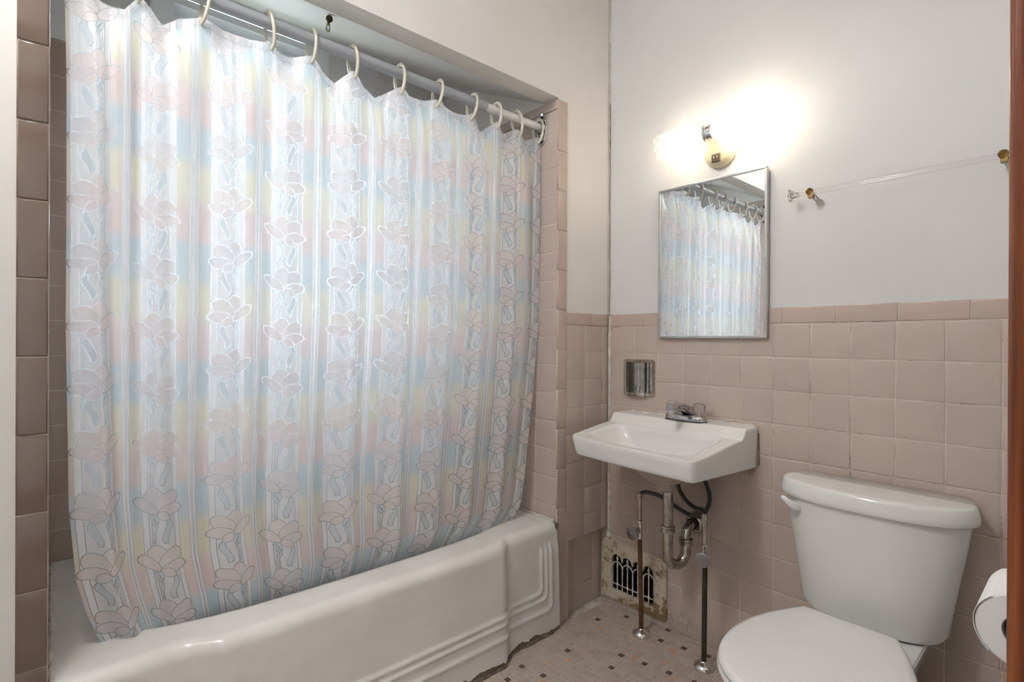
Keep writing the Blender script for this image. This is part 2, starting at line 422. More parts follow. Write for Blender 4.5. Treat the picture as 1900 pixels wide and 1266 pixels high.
obj('grout_bed', MB().box(TUBX, -0.0015, YH-0.004, YH-0.0016, 0.3, HEAD), GROUT, wall_head)
tile_field(wall_head, '+y', YH, ue, zf, TILE_A)
tile_field(wall_head, '+y', YH+0.0008, sorted([-0.003, -0.1624, -0.3163, -0.4702, -0.6241, TUBX]), [1.9965, 2.034], TILE_A)
mb = MB()
for a, b, c, d in rects_minus((YH-0.1, YF+0.1, -0.05, CEIL), [(WY0, WY1, WZ0, WZ1)]): mb.box(-0.90, TUBX, a, b, c, d)
def backtile():
    m, nt, b = new_mat('mauve tile field'); tc = N(nt, 'ShaderNodeTexCoord'); mp = N(nt, 'ShaderNodeMapping')
    mp.inputs['Rotation'].default_value = (pi/2, 0, pi/2)
    sp = N(nt, 'ShaderNodeSeparateXYZ'); cb = N(nt, 'ShaderNodeCombineXYZ'); nt.links.new(tc.outputs['Object'], sp.inputs[0])
    nt.links.new(sp.outputs[1], cb.inputs[0]); nt.links.new(sp.outputs[2], cb.inputs[1])
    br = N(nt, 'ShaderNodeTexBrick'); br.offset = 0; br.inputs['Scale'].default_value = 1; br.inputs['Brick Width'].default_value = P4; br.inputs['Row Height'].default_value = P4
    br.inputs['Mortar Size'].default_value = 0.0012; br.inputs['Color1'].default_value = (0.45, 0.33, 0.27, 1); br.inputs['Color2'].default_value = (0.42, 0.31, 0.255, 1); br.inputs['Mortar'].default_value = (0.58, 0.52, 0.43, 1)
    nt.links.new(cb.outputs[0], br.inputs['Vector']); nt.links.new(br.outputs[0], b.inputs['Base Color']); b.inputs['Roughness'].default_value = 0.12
    return m
wall_tubback = struct(obj('wall_tub_back', mb, backtile()))
mb = MB()
for a, b, c, d in rects_minus((YH, YF, 2.035, CEIL), [(WY0, WY1, WZ0, WZ1)]): mb.box(TUBX-0.001, TUBX+0.003, a, b, c, d)
obj('plaster', mb, PAINT_B, wall_tubback)
mb = MB()      # sloping alcove ceiling rising from the header to the back wall
y0, y1 = YH-0.002, YF+0.002
pr = [(-0.0745, HEAD), (-0.90, HEAD+0.825*0.466), (-0.90, CEIL), (-0.0745, CEIL)]
mb.loft([[(x, y0, z) for x, z in pr], [(x, y1, z) for x, z in pr]])
struct(obj('ceiling_alcove', mb, CEILP))

# right wall with doorway, near wall, floor slab, ceilings, hall
DY0, DY1, DZ = -2.16, -1.36, 2.05
mb = MB()
for a, b, c, d in rects_minus((YN, 0.004, -0.05, CEIL), [(DY0, DY1, 0, DZ)]): mb.box(W, W+0.12, a, b, c, d)
wall_right = struct(obj('wall_right', mb, PAINT_B))
struct(obj('wall_front', MB().box(-0.075, W+0.12, YN-0.1, YN, -0.05, CEIL), PAINT))
struct(obj('ceiling', MB().box(-0.075, W+0.12, YN-0.1, 0.12, CEIL, CEIL+0.1), CEILP))
floor = struct(obj('floor', MB().box(-0.9, W+0.12, YN-0.1, 0.12, -0.12, -0.0016), simple('grey floor grout', (0.60, 0.535, 0.47), 0.85, var=0.3, scale=30)))
struct(obj('floor_hall', MB().box(W+0.12, 2.9, -2.9, -0.9, -0.12, 0.0), WOOD))
struct(obj('ceiling_hall', MB().box(W+0.12, 2.9, -2.9, -0.9, 2.5, 2.6), CEILP))
mb = MB(); mb.box(2.9, 3.0, -2.9, -0.9, 0, 2.6); mb.box(W+0.12, 3.0, -0.9, -0.8, 0, 2.6); mb.box(W+0.12, 3.0, -3.0, -2.9, 0, 2.6)
struct(obj('wall_hall', mb, PAINT))

# wooden door frame at the right edge of the picture
mb = MB()
mb.bbox(1.3487, 1.392, -1.3505, -1.235, 0.0, 2.10, r=0.006, seg=4)
mb.box(1.39, 1.53, DY1-0.02, DY1+0.004, 0, DZ)
mb.bbox(1.3487, 1.392, DY0-0.115, DY0+0.0, 0.0, 2.10, r=0.006, seg=4); mb.box(1.39, 1.53, DY0-0.004, DY0+0.02, 0, DZ)
mb.bbox(1.3487, 1.392, DY0-0.115, -1.235, DZ-0.005, 2.16, r=0.006, seg=4)
struct(obj('trim_1', mb, WOOD, smooth=True))

# window behind the curtain
mb = MB()
for a, b, c, d in rects_minus((WY0-0.065, WY1+0.065, WZ0-0.065, WZ1+0.05), [(WY0+0.004, WY1-0.004, WZ0+0.004, WZ1-0.004)]): mb.box(TUBX-0.004, TUBX+0.018, a, b, c, d)
WHITEP = simple('white gloss trim paint', (0.78, 0.80, 0.82), 0.3, var=0.02)
win = struct(obj('window_1', mb, WHITEP))
mb = MB()
for R, h in [((WY0, WY1, WZ0, (WZ0+WZ1)/2+0.02), None), ((WY0, WY1, (WZ0+WZ1)/2-0.02, WZ1), None)]:
    for a, b, c, d in rects_minus(R, [(R[0]+0.04, R[1]-0.04, R[2]+0.04, R[3]-0.04)]): mb.box(-0.86, -0.835, a, b, c, d)
for a, b, c, d in [(WY0, WY0+0.005, WZ0, WZ1), (WY1-0.005, WY1, WZ0, WZ1), (WY0, WY1, WZ0, WZ0+0.005), (WY0, WY1, WZ1-0.005, WZ1)]:
    obj('reveal', MB().box(-0.90, TUBX, a, b, c, d), WHITEP, win)
sash = obj('sash', mb, WHITEP, win)
obj('pane', MB().box(-0.849, -0.846, WY0+0.04, WY1-0.04, WZ0+0.04, (WZ0+WZ1)/2-0.02), PANE, win)
obj('pane', MB().box(-0.849, -0.846, WY0+0.04, WY1-0.04, (WZ0+WZ1)/2+0.02, WZ1-0.04), PANE, win)

struct(obj('ground_outside', MB().box(-60, -0.95, -40, 40, -0.7, -0.6), simple('dull garden ground', (0.13, 0.14, 0.11), 0.95, var=0.3, scale=0.6)))

# caulk in the room corner and along the tub
def bead(name, pts, r, mat, parent, jit=0.0):
    return obj(name, MB().tube([(x+random.uniform(-jit, jit), y+random.uniform(-jit, jit), z) for x, y, z in pts], [r*random.uniform(0.6, 1.4) for _ in pts], 8), mat, parent, smooth=True)
bead('caulk', [(0.009, -0.001, 0.27+0.018*k) for k in range(0, 53)], 0.007, CAULK, wall_back, 0.0015)
bead('caulk', [(0.002, 0.0015, 1.22+0.03*k) for k in range(0, 47)], 0.0026, CAULK, wall_back, 0.0012)
bead('caulk', [(-0.02+0.03*math.sin(k), -0.014, 0.002) for k in range(2)], 0.004, CAULK, wall_back)

bead('crack', [(0.0062+0.0008*math.sin(k*1.7), -0.0015, 0.45+0.028*k) for k in range(60)], 0.0011, GRIME_GAP, wall_back, 0.0008)

# ------------------------------------------------------------------ floor mosaic
free = {}; dark = set()
NX, NY = int(1.385/MP), int(2.3/MP)
tiles = []
def fx(i): return 0.006+i*MP
def fy(j): return -0.004-(j+1)*MP
for j in range(NY):
    for i in range(NX):
        if (i, j) in free: continue
        r = random.random()
        wi = hi = 1; c = 0
        if (i*5+j*3) % 17 == 2 and (i+j) % 3 != 0 and (i-1, j) not in dark and (i, j-1) not in dark: c = 2; dark.add((i, j))
        elif r < 0.03: c = 3
        elif r < 0.07: c = 4
        elif r < 0.22 and all((i+a, j+b) not in free and i+a < NX and j+b < NY for a in (0, 1) for b in (0, 1)): wi = hi = 2; c = random.choice((0, 0, 1))
        elif r < 0.30 and i+1 < NX and (i+1, j) not in free: wi = 2; c = random.choice((0, 1))
        elif r < 0.38 and j+1 < NY and (i, j+1) not in free: hi = 2; c = random.choice((0, 1, 0))
        else: c = random.choice((0, 0, 1, 1, 4) if random.random() < 0.3 else (0, 0, 1))
        for a in range(wi):
            for b in range(hi): free[(i+a, j+b)] = 1
        tiles.append((fx(i)+wi*MP/2, -0.004-(j+hi/2)*MP, wi*MP-0.0024, hi*MP-0.0024, c))
def seen(t):
    d = Vector((t[0], t[1], 0))-CAM; c = d.dot(fw)
    if c < 0.2: return -1
    u = 950+F_PX*d.dot(r2)/c; v = 633-F_PX*d.dot(u2)/c
    if not (860 < u < 1420 and 1080 < v < 1275): return -1
    # left of the toilet, right of the tub apron
    if t[0] < 0.03 and t[1] < -0.6: return -1
    if t[0] > 0.62 and t[1] < -0.15: return -1
    return t[2]*t[3]/c**3
tiles.sort(key=lambda t: -seen(t))
for k, t in enumerate(tiles[:300]):
    put_tile(floor, '+z', 0.0, t[0], t[1], t[2], t[3], MOS[t[4]], name='floor_tile', jit=0.006, bev=0.0009, t=0.004)
rest = {}
for t in tiles[300:]:
    if t[0] < 0 : continue
    rest.setdefault(t[4], MB()).box(t[0]-t[2]/2, t[0]+t[2]/2, t[1]-t[3]/2, t[1]+t[3]/2, -0.004, random.uniform(-0.0004, 0.0002))
for c, mb in rest.items():
    o = obj('floor_tiles', mb, MOS[c], floor); o['kind'] = 'stuff'

# ------------------------------------------------------------------ bathtub
RIM = 0.400
def bulge(y): return sstep(-0.555, -0.625, y)*sstep(-1.56, -1.46, y) if True else 0
def bulge(y):
    a = 1-sstep(-0.625, -0.56, y); b = sstep(-1.55, -1.46, y); return a*b
def ribs(y, z):
    s = 0
    for k, (zk, ins) in enumerate([(0.158, 0.090), (0.134, 0.066), (0.090, 0.044)]):
        ylo, yhi = YH+ins, YF-ins; r = 0.028
        qx = abs(y-(ylo+yhi)/2)-(yhi-ylo)/2+r; qz = zk-z+r
        d = math.hypot(max(qx, 0), max(qz, 0))+min(max(qx, qz), 0)-r
        s += math.exp(-(d/0.0065)**2)*0.0060
        s += 0.0022*(1/(1+math.exp(-max(-60, min(60, d/0.004)))))
    return s
def tub_prof(y):
    P = []
    xt = 0.006+0.036*bulge(y)
    na = 74
    for k in range(na+1):
        z = 0.365*k/na
        P.append((xt+0.012*(1-z/0.365)+ribs(y, z)*(1-sstep(0.30, 0.345, z)), z))
    R = RIM-0.365
    for k in range(1, 9):
        a = pi/2*k/8
        P.append((xt-0.034*(1-math.cos(a))+0.0, 0.365+R*math.sin(a)))
    x0 = P[-1][0]; nb = 84; x1 = TUBX+0.004
    for k in range(1, nb+1):
        x = x0+(x1-x0)*k/nb
        e = (abs((x+0.40)/0.312)**3.6+abs((y+1.05)/0.665)**3.6)**(1/3.6)
        dp = 0.34*(1-sstep(0.66, 1.0, e))+0.012*(1-sstep(0.96, 1.03, e))
        P.append((x, RIM-dp+0.004*sstep(x0-0.02, x0-0.06, x)*0))
    return P
ny = 300
rows = []
for i in range(ny+1):
    y = lerp(YH+0.003, YF-0.003, i/ny); rows.append([(x, y, z) for x, z in tub_prof(y)])
mb = MB(); mb.loft(rows, closed=False, cap0=False, cap1=False)
tub = thing('bathtub', 'white built-in bathtub with ribbed bulging apron', 'bathtub', (-0.38, -1.046, 0))
obj('shell', mb, TUBM, tub, smooth=True, auto=False)
bead('caulk', [(0.062*bulge(y)*0.62+0.026, y, 0.001) for y in [YH+0.01+0.02*k for k in range(72)]], 0.0065, GRIME_GAP, tub, 0.0015)
bead('caulk', [(x, YF-0.004, RIM+0.003) for x in [-0.72+0.014*k for k in range(52)]], 0.0055, CAULK, tub, 0.002)
bead('caulk', [(x, YH+0.004, RIM+0.003) for x in [-0.72+0.014*k for k in range(52)]], 0.006, CAULK, tub, 0.002)
bead('caulk', [(0.006-0.002*k, YF-0.003, 0.40-0.012*k) for k in range(3)], 0.006, GRIME_GAP, tub, 0.003)
obj('drain_cover', MB().lathe([(0.03, 0), (0.03, 0.004), (0.0, 0.005)], (-0.40, -0.62, 0.062)), DULLCH, tub, smooth=True)

# ------------------------------------------------------------------ shower rod
ROD = (-0.090, 1.944)
rod = thing('shower_rod', 'grey-white shower curtain rod spanning the tub alcove', 'curtain rod', (ROD[0], -1.05, ROD[1]))
obj('tube', MB().tube([(ROD[0], YH+0.012, ROD[1]), (ROD[0], -0.60, ROD[1])], 0.0170, 24), RODM, rod, smooth=True)
obj('inner_tube', MB().tube([(ROD[0], -0.62, ROD[1]), (ROD[0], YF-0.012, ROD[1])], 0.0145, 24), RODM2, rod, smooth=True)
def flange(y, s):
    pts = []
    for k in range(40):
        a = 2*pi*k/40
        pts.append((0.026*math.copysign(abs(math.cos(a))**0.8, math.cos(a))*(1-0.25*abs(math.sin(a))), 0.064*math.sin(a)))
    ring = lambda sc, d: [(ROD[0]+0.006+p[0]*sc, y-s*d, ROD[1]-0.006+p[1]*sc) for p in pts]
    mb = MB().loft([ring(1, 0), ring(1, 0.003), ring(0.93, 0.0055), ring(0.86, 0.0045), ring(0.80, 0.004)])
    o = obj('flange', mb, CHROME, rod, smooth=True)
    obj('socket', MB().lathe([(0.024, 0.003), (0.024, 0.014), (0.021, 0.018), (0.019, 0.018), (0.019, 0.004)], (ROD[0], y, ROD[1]), (0, -s, 0)), DULLCH, o, smooth=True)
    for dz in (0.047, -0.058):
        obj('screw', MB().lathe([(0.0065, 0.003), (0.006, 0.007), (0.003, 0.0085)], (ROD[0]+0.004, y, ROD[1]-0.006+dz*0.92), (0, -s, 0), 12), BLACK, o, smooth=True)
flange(YF-0.001, 1); flange(YH+0.001, -1)

# ------------------------------------------------------------------ shower curtain
COLY = [(-1.86, -1.0), (-1.7017, 0), (-1.5868, 1), (-1.431, 2), (-1.2907, 3), (-1.1211, 4), (-0.9516, 5), (-0.7886, 6), (-0.6396, 7), (-0.4729, 8), (-0.3156, 8.95)]
HOOKY = [-1.735, -1.622, -1.490, -1.3384, -1.2265, -1.1036, -0.9473, -0.8055, -0.6609, -0.5493, -0.4451, -0.334]
TOP = [(-1.76, 1.86), (-1.735, 1.893), (-1.69, 1.854), (-1.65, 1.852), (-1.622, 1.893), (-1.5741, 1.850), (-1.5414, 1.8795), (-1.4901, 1.894), (-1.4296, 1.890), (-1.3519, 1.890), (-1.3384, 1.896), (-1.31, 1.878), (-1.2752, 1.882), (-1.2264, 1.896),
       (-1.1528, 1.853), (-1.1035, 1.897), (-1.025, 1.850), (-0.9472, 1.900), (-0.90, 1.892), (-0.8516, 1.894), (-0.8053, 1.903), (-0.74, 1.893), (-0.6749, 1.890), (-0.6609, 1.903), (-0.6144, 1.850), (-0.5492, 1.905), (-0.50, 1.878), (-0.4449, 1.903), (-0.39, 1.880), (-0.334, 1.902), (-0.32, 1.895)]
LEFT = [(0.1, -1.60), (0.25, -1.625), (0.42, -1.69), (0.48, -1.709), (0.56, -1.728), (0.72, -1.742), (1.13, -1.752), (1.9, -1.755)]
RIGHT = [(0.1, -0.56), (0.30, -0.50), (0.37, -0.455), (0.45, -0.402), (0.53, -0.388), (0.85, -0.352), (1.17, -0.322), (1.9, -0.321)]
XB = [(0.1, -0.225), (0.22, -0.205), (0.40, -0.128), (0.48, -0.112), (0.9, -0.104), (1.9, -0.088)]
uvs = []
def curtain_pt(s, t):
    y113 = lerp(-1.752, -0.322, s)
    U = interp(COLY, y113)
    zt = interp(TOP, lerp(-1.755, -0.321, s))
    z = lerp(zt, 0.20, t)
    y = lerp(interp(LEFT, z), interp(RIGHT, z), s)
    h = min(abs(y-k) for k in HOOKY)
    damp = sstep(1.90, 1.80, z) if False else min(1, max(0.25, (1.93-z)/0.25))
    A = 0.011*damp*(1.0 if z > 0.5 else lerp(0.45, 1.0, max(0, (z-0.2)/0.3)))
    ph = 2*pi*U
    A *= 1+0.5*(1-sstep(0.05, 0.2, s))
    ripple = math.sin(ph+0.6+0.5*math.sin(1.9*z+U))*0.9+0.45*math.sin(2*ph+1.7*math.sin(0.8*U)+0.7*z)+0.10*math.sin(5*ph+U*2.1+1.5*z)*math.exp(-t*3.5)
    x = interp(XB, z)+A*ripple+0.0013*math.exp(-t*9)*math.sin(2*pi*6*U+2*math.sin(3*U))*min(1, t*25)
    # the hem slack hanging between the hooks leans away from the rod
    x += -0.020*math.exp(-(t/0.05)**2)*sstep(0.008, 0.05, h)
    y += 0.004*math.sin(ph*1.0+2.2*z)*damp
    uvs.append((U, z))
    return (x, y, z)
mb = MB(); mb.grid(curtain_pt, 440, 150)
def curtain_mat():
    m, nt, b = new_mat('printed translucent vinyl'); nt.nodes.remove(b); out = nt.nodes['Material Output']; L = nt.links.new
    def mth(op, a, b_=None, c=None, clamp=False):
        n = N(nt, 'ShaderNodeMath', operation=op); n.use_clamp = clamp
        for i, q in enumerate((a, b_, c)):
            if q is None: continue
            if isinstance(q, (int, float)): n.inputs[i].default_value = q
            else: L(q, n.inputs[i])
        return n.outputs[0]
    uv = N(nt, 'ShaderNodeUVMap'); uv.uv_map = 'UVMap'; sp = N(nt, 'ShaderNodeSeparateXYZ'); L(uv.outputs[0], sp.inputs[0])
    U, Z = sp.outputs[0], sp.outputs[1]
    near = mth('FLOOR', mth('ADD', U, 0.5))
    fr = mth('SUBTRACT', U, near)                              # -0.5..0.5, 0 on a flower column
    par = mth('SUBTRACT', mth('MULTIPLY', mth('FRACT', mth('ADD', mth('MULTIPLY', near, 0.5), 0.25)), 4), 1)   # 0 even ->0, odd ->2
    sgn = mth('SUBTRACT', 1.0, par)
    a = mth('MULTIPLY', mth('MULTIPLY', fr, 0.158), sgn)       # metres across the column
    aabs = mth('MULTIPLY', mth('ABSOLUTE', fr), 0.158)
    PV = 0.1388
    off = mth('MULTIPLY', mth('SINE', mth('MULTIPLY', near, 2.4)), 0.03)
    cell = mth('MULTIPLY', mth('SUBTRACT', mth('FRACT', mth('DIVIDE', mth('ADD', mth('SUBTRACT', Z, 1.1401-PV*0.62+PV*20), off), PV)), 0.62), PV)
    cell = mth('MULTIPLY', mth('SUBTRACT', mth('FRACT', mth('DIVIDE', mth('ADD', mth('ADD', Z, PV*20-1.1401+PV*0.68), off), PV)), 0.68), PV)
    nzw = N(nt, 'ShaderNodeTexNoise'); nzw.inputs['Scale'].default_value = 38; nzw.inputs['Detail'].default_value = 1
    cbw = N(nt, 'ShaderNodeCombineXYZ'); L(mth('MULTIPLY', U, 0.18), cbw.inputs[0]); L(Z, cbw.inputs[1]); L(cbw.outputs[0], nzw.inputs['Vector'])
    wob = mth('MULTIPLY', mth('SUBTRACT', nzw.outputs[0], 0.5), 0.008)
    bend = mth('MULTIPLY', mth('MULTIPLY', mth('SINE', mth('MULTIPLY', mth('ADD', cell, 0.066), 85)), 0.0065), mth('LESS_THAN', cell, -0.028))
    cb = N(nt, 'ShaderNodeCombineXYZ'); L(mth('ADD', mth('ADD', a, wob), bend), cb.inputs[0]); L(mth('ADD', cell, mth('MULTIPLY', wob, 0.7)), cb.inputs[1])
    def ell(cx, cy, rx, ry, rot):
        mp = N(nt, 'ShaderNodeMapping', vector_type='TEXTURE')
        mp.inputs['Location'].default_value = (cx, cy, 0); mp.inputs['Rotation'].default_value = (0, 0, math.radians(rot)); mp.inputs['Scale'].default_value = (rx, ry, 1)
        L(cb.outputs[0], mp.inputs[0]); ln = N(nt, 'ShaderNodeVectorMath', operation='LENGTH'); L(mp.outputs[0], ln.inputs[0]); return ln.outputs['Value']
    def lobe(ang, ln_, wd_, bx=0.010, by=-0.020):
        t_ = math.radians(ang); return (bx+math.cos(t_)*ln_/2, by+math.sin(t_)*ln_/2, ln_/2, wd_, ang)
    petals = [lobe(84, 0.062, 0.0225), lobe(135, 0.066, 0.0215), lobe(36, 0.062, 0.0130), lobe(173, 0.060, 0.0145), lobe(207, 0.031, 0.0115)]
    leaves = [(0.019, -0.034, 0.0085, 0.017, 14), (-0.012, -0.066, 0.0082, 0.030, 0), (0.017, -0.068, 0.0028, 0.034, -6)]
    line = None; pet = None; lea = None
    for k, p in enumerate(leaves+petals):
        d = ell(*p); inside = mth('LESS_THAN', d, 1.0); wd = 0.0014/min(p[2], p[3])
        ring = mth('SUBTRACT', 1.0, mth('DIVIDE', mth('ABSOLUTE', mth('SUBTRACT', d, 1.0)), wd), clamp=True)
        line = ring if line is None else mth('MAXIMUM', mth('MULTIPLY', line, mth('SUBTRACT', 1.0, inside)), ring)
        if k < len(leaves): lea = inside if lea is None else mth('MAXIMUM', lea, inside)
        else:
            # petals shade toward their rim
            soft = mth('MULTIPLY', inside, mth('ADD', 0.55, mth('MULTIPLY', d, 0.45)))
            pet = soft if pet is None else mth('MAXIMUM', pet, soft)
    petm = mth('GREATER_THAN', pet, 0.1)
    lea = mth('MULTIPLY', lea, mth('SUBTRACT', 1.0, petm)); motif = mth('MAXIMUM', petm, lea)
    def stripe(v, c, hw): return mth('COMPARE', v, c, hw)
    col = mth('LESS_THAN', aabs, 0.0425)                      # flower column
    edge = mth('MULTIPLY', mth('GREATER_THAN', aabs, 0.031), col)
    midst = mth('GREATER_THAN', aabs, 0.0700)                 # plain white stripe between columns
    fine = stripe(a, 0.0165, 0.0009)
    for c_ in (0.0225, 0.0285, -0.030): fine = mth('MAXIMUM', fine, stripe(a, c_, 0.0009))
    fine = mth('MULTIPLY', mth('MULTIPLY', fine, col), mth('SUBTRACT', 1.0, motif))
    fine2 = mth('MAXIMUM', stripe(aabs, 0.0425, 0.0009), mth('MAXIMUM', stripe(aabs, 0.0700, 0.0006), stripe(aabs, 0.0775, 0.0009)))
    fine2 = mth('MULTIPLY', fine2, mth('SUBTRACT', 1.0, motif))
    clear = mth('MAXIMUM', mth('MULTIPLY', line, 1.0), mth('MAXIMUM', mth('MULTIPLY', fine, 0.9), mth('MULTIPLY', fine2, 0.7)))
    # soft pastel bands blue / yellow / pink
    bp_ = mth('FRACT', mth('DIVIDE', mth('ADD', Z, 29*0.293-1.060), 0.293))
    rp = N(nt, 'ShaderNodeValToRGB'); cr = rp.color_ramp; cr.interpolation = 'EASE'
    BL, YE, PK = (0.62, 0.745, 0.80, 1), (0.86, 0.82, 0.63, 1), (0.86, 0.69, 0.665, 1)
    stops = [(0.0, PK), (0.04, PK), (0.19, PK), (0.35, YE), (0.54, YE), (0.69, BL), (0.89, BL), (1.0, PK)]
    while len(cr.elements) < len(stops): cr.elements.new(0.5)
    for e, (p, c) in zip(cr.elements, stops): e.position = p; e.color = c
    L(bp_, rp.inputs[0])
    def mixc(f, A, B):
        n = N(nt, 'ShaderNodeMix', data_type='RGBA')
        if isinstance(f, (int, float)): n.inputs[0].default_value = f
        else: L(f, n.inputs[0])
        for i, q in ((6, A), (7, B)):
            if isinstance(q, tuple): n.inputs[i].default_value = q
            else: L(q, n.inputs[i])
        return n.outputs[2]
    WH = (0.93, 0.935, 0.95, 1)
    c = rp.outputs[0]
    c = mixc(mth('MULTIPLY', col, 0.93), c, (0.84, 0.85, 0.865, 1)); c = mixc(mth('MAXIMUM', edge, midst), c, WH)
    pcol = mixc(0.72, rp.outputs[0], (0.82, 0.69, 0.675, 1))
    c = mixc(mth('MULTIPLY', pet, 0.85), c, pcol)
    c = mixc(mth('MULTIPLY', lea, 0.8), c, (0.62, 0.70, 0.745, 1))
    df = N(nt, 'ShaderNodeBsdfDiffuse'); tl = N(nt, 'ShaderNodeBsdfTranslucent'); tp = N(nt, 'ShaderNodeBsdfTransparent'); gl = N(nt, 'ShaderNodeBsdfGlossy'); gl.inputs['Roughness'].default_value = 0.28
    L(c, df.inputs[0]); L(mixc(mth('MULTIPLY', clear, 0.8), mixc(0.76, c, (0.77, 0.81, 0.85, 1)), (0.69, 0.69, 0.70, 1)), tl.inputs[0]); L(mixc(0.3, (1, 1, 1, 1), c), tp.inputs[0])
    m1 = N(nt, 'ShaderNodeMixShader'); L(mth('ADD', 0.41, mth('MULTIPLY', clear, 0.54)), m1.inputs[0]); L(df.outputs[0], m1.inputs[1]); L(tl.outputs[0], m1.inputs[2])
    m3 = N(nt, 'ShaderNodeMixShader'); m3.inputs[0].default_value = 0.05; L(m1.outputs[0], m3.inputs[1]); L(gl.outputs[0], m3.inputs[2])
    white = mth('MAXIMUM', edge, midst)
    fac = mth('MULTIPLY', clear, 0.5, clamp=True)
    m2 = N(nt, 'ShaderNodeMixShader'); L(fac, m2.inputs[0]); L(m3.outputs[0], m2.inputs[1]); L(tp.outputs[0], m2.inputs[2])
    L(m2.outputs[0], out.inputs[0])
    return m
CURT = curtain_mat()
cur = thing('shower_curtain', 'translucent vinyl shower curtain printed with flower columns and pastel bands', 'shower curtain', (-0.1, -1.04, 0.2))
obj('sheet', mb, CURT, cur, smooth=True, uv=uvs, auto=False)
# thin frosted liner added unseen behind the print to even the backlight through its clear lines
def diffuser_liner_pt(s, t):
    p = curtain_pt(0.004+0.992*s, 0.008+0.992*t); return (p[0]-0.013, p[1], p[2])
mb = MB(); mb.grid(diffuser_liner_pt, 220, 70)
def diffuser_liner_mat():
    m, nt, b = new_mat('frosted liner vinyl'); nt.nodes.remove(b); out = nt.nodes['Material Output']
    df = N(nt, 'ShaderNodeBsdfDiffuse'); df.inputs[0].default_value = (0.8, 0.8, 0.8, 1); tl = N(nt, 'ShaderNodeBsdfTranslucent')
    o, h = noise_ramp(nt, 3, [(0.3, (0.92, 0.93, 0.94, 1)), (0.7, (0.96, 0.96, 0.96, 1))]); nt.links.new(o, tl.inputs[0])
    mx = N(nt, 'ShaderNodeMixShader'); mx.inputs[0].default_value = 0.9; nt.links.new(df.outputs[0], mx.inputs[1]); nt.links.new(tl.outputs[0], mx.inputs[2]); nt.links.new(mx.outputs[0], out.inputs[0])
    return m
obj('diffuser_liner', mb, diffuser_liner_mat(), cur, smooth=True, auto=False)
# doubled clear vinyl hem along the top
hem = []
huv = []
def hem_pt(s, t):
    p = list(curtain_pt(s, 0.0)); q = curtain_pt(s, 0.013)
    huv.append((s*60, t)); x = lerp(p[0], q[0], t)+0.0025; return (x, lerp(p[1], q[1], t), lerp(p[2]+0.001, q[2], t))
mb = MB(); mb.grid(hem_pt, 440, 2)
def hem_mat():
    m, nt, b = new_mat('clear pink hem vinyl')
    o, h = noise_ramp(nt, 60, [(0.35, (0.56, 0.47, 0.47, 1)), (0.65, (0.80, 0.77, 0.77, 1))], vscale=(1, 1, 0.4))
    nt.links.new(o, b.inputs['Base Color']); b.inputs['Roughness'].default_value = 0.2; b.inputs['Alpha'].default_value = 0.32
    return m
obj('hem', mb, hem_mat(), cur, smooth=True, auto=False)

ordn = ['nearest the left end of the rod, above the tiled jamb', 'second along from the left end of the rod', 'third along from the left end of the rod', 'fourth along from the left end of the rod',
        'fifth along, just left of the ceiling hook', 'sixth along, just right of the ceiling hook', 'sixth from the chrome wall flange', 'fifth from the chrome wall flange',
        'fourth from the chrome wall flange', 'third from the chrome wall flange', 'second from the chrome wall flange', 'nearest the chrome wall flange']
for k, y in enumerate(HOOKY):
    lean = random.uniform(-0.008, 0.008); n = 28
    path = []
    for i in range(n):
        a = 2*pi*i/n
        path.append((ROD[0]+0.027*math.cos(a)*(0.87+0.13*math.sin(a)), y+lean*math.sin(a)+0.004*math.cos(a), 1.9255+0.0460*math.sin(a)))
    h = obj('curtain_hook', MB().tube(path, 0.0042, 8, closed=True, flat=1.5), CREAMP, smooth=True, base=(ROD[0], y, 1.883), auto=False)
    tag(h, 'cream plastic curtain hook, '+ordn[k], 'curtain hook', 'cream hooks on the shower rod')

# hook with a glass stub screwed into the sloping ceiling
cz = lambda x: HEAD+(-0.0745-x)*0.466
hx, hy = -0.140, -1.158; hz = cz(hx)
hk = thing('ceiling_hook', 'small brass-capped hook screwed into the ceiling above the shower rod', 'hook', (hx, hy, hz))
obj('cap', MB().lathe([(0.004, -0.004), (0.009, 0.0), (0.010, 0.006), (0.007, 0.010), (0.002, 0.011)], (hx+0.006, hy, hz-0.014), (0.8, -0.3, -0.5), 20), simple('blackened brass', (0.06, 0.045, 0.025), 0.3, 0.8), hk, smooth=True)
obj('stem', MB().tube([(hx, hy, hz-0.003), (hx, hy, hz-0.03)], 0.004, 10), BRASS, hk, smooth=True)
obj('stub', MB().lathe([(0.004, 0), (0.006, 0.01), (0.006, 0.026), (0.003, 0.03)], (hx, hy, hz-0.022), (0.1, -0.1, -1), 14), GLASS, hk, smooth=True)

# ------------------------------------------------------------------ mirror cabinet
X0, X1, Z0, Z1, YM = 0.254, 0.661, 1.1097, 1.6765, -0.020
mc = thing('mirror_cabinet', 'steel-framed mirror cabinet hung above the washbasin', 'mirror', (0.457, 0, Z0))
obj('body', MB().box(X0+0.003, X1-0.001, -0.016, -0.0012, Z0+0.003, Z1-0.003), STEEL, mc)
mb = MB(); fwid = 0.0085
for a, b, c, d in [(X0, X1, Z0, Z0+fwid), (X0, X1, Z1-fwid, Z1), (X0, X0+fwid, Z0+fwid, Z1-fwid), (X1-fwid, X1, Z0+fwid, Z1-fwid)]:
    mb.bbox(a, b, YM, -0.010, c, d, r=0.0016, seg=2)
obj('frame', mb, STEEL, mc)
obj('mirror_glass', MB().box(X0+fwid-0.001, X1-fwid+0.001, YM+0.0035, YM+0.006, Z0+fwid-0.001, Z1-fwid+0.001), MIRROR, mc)

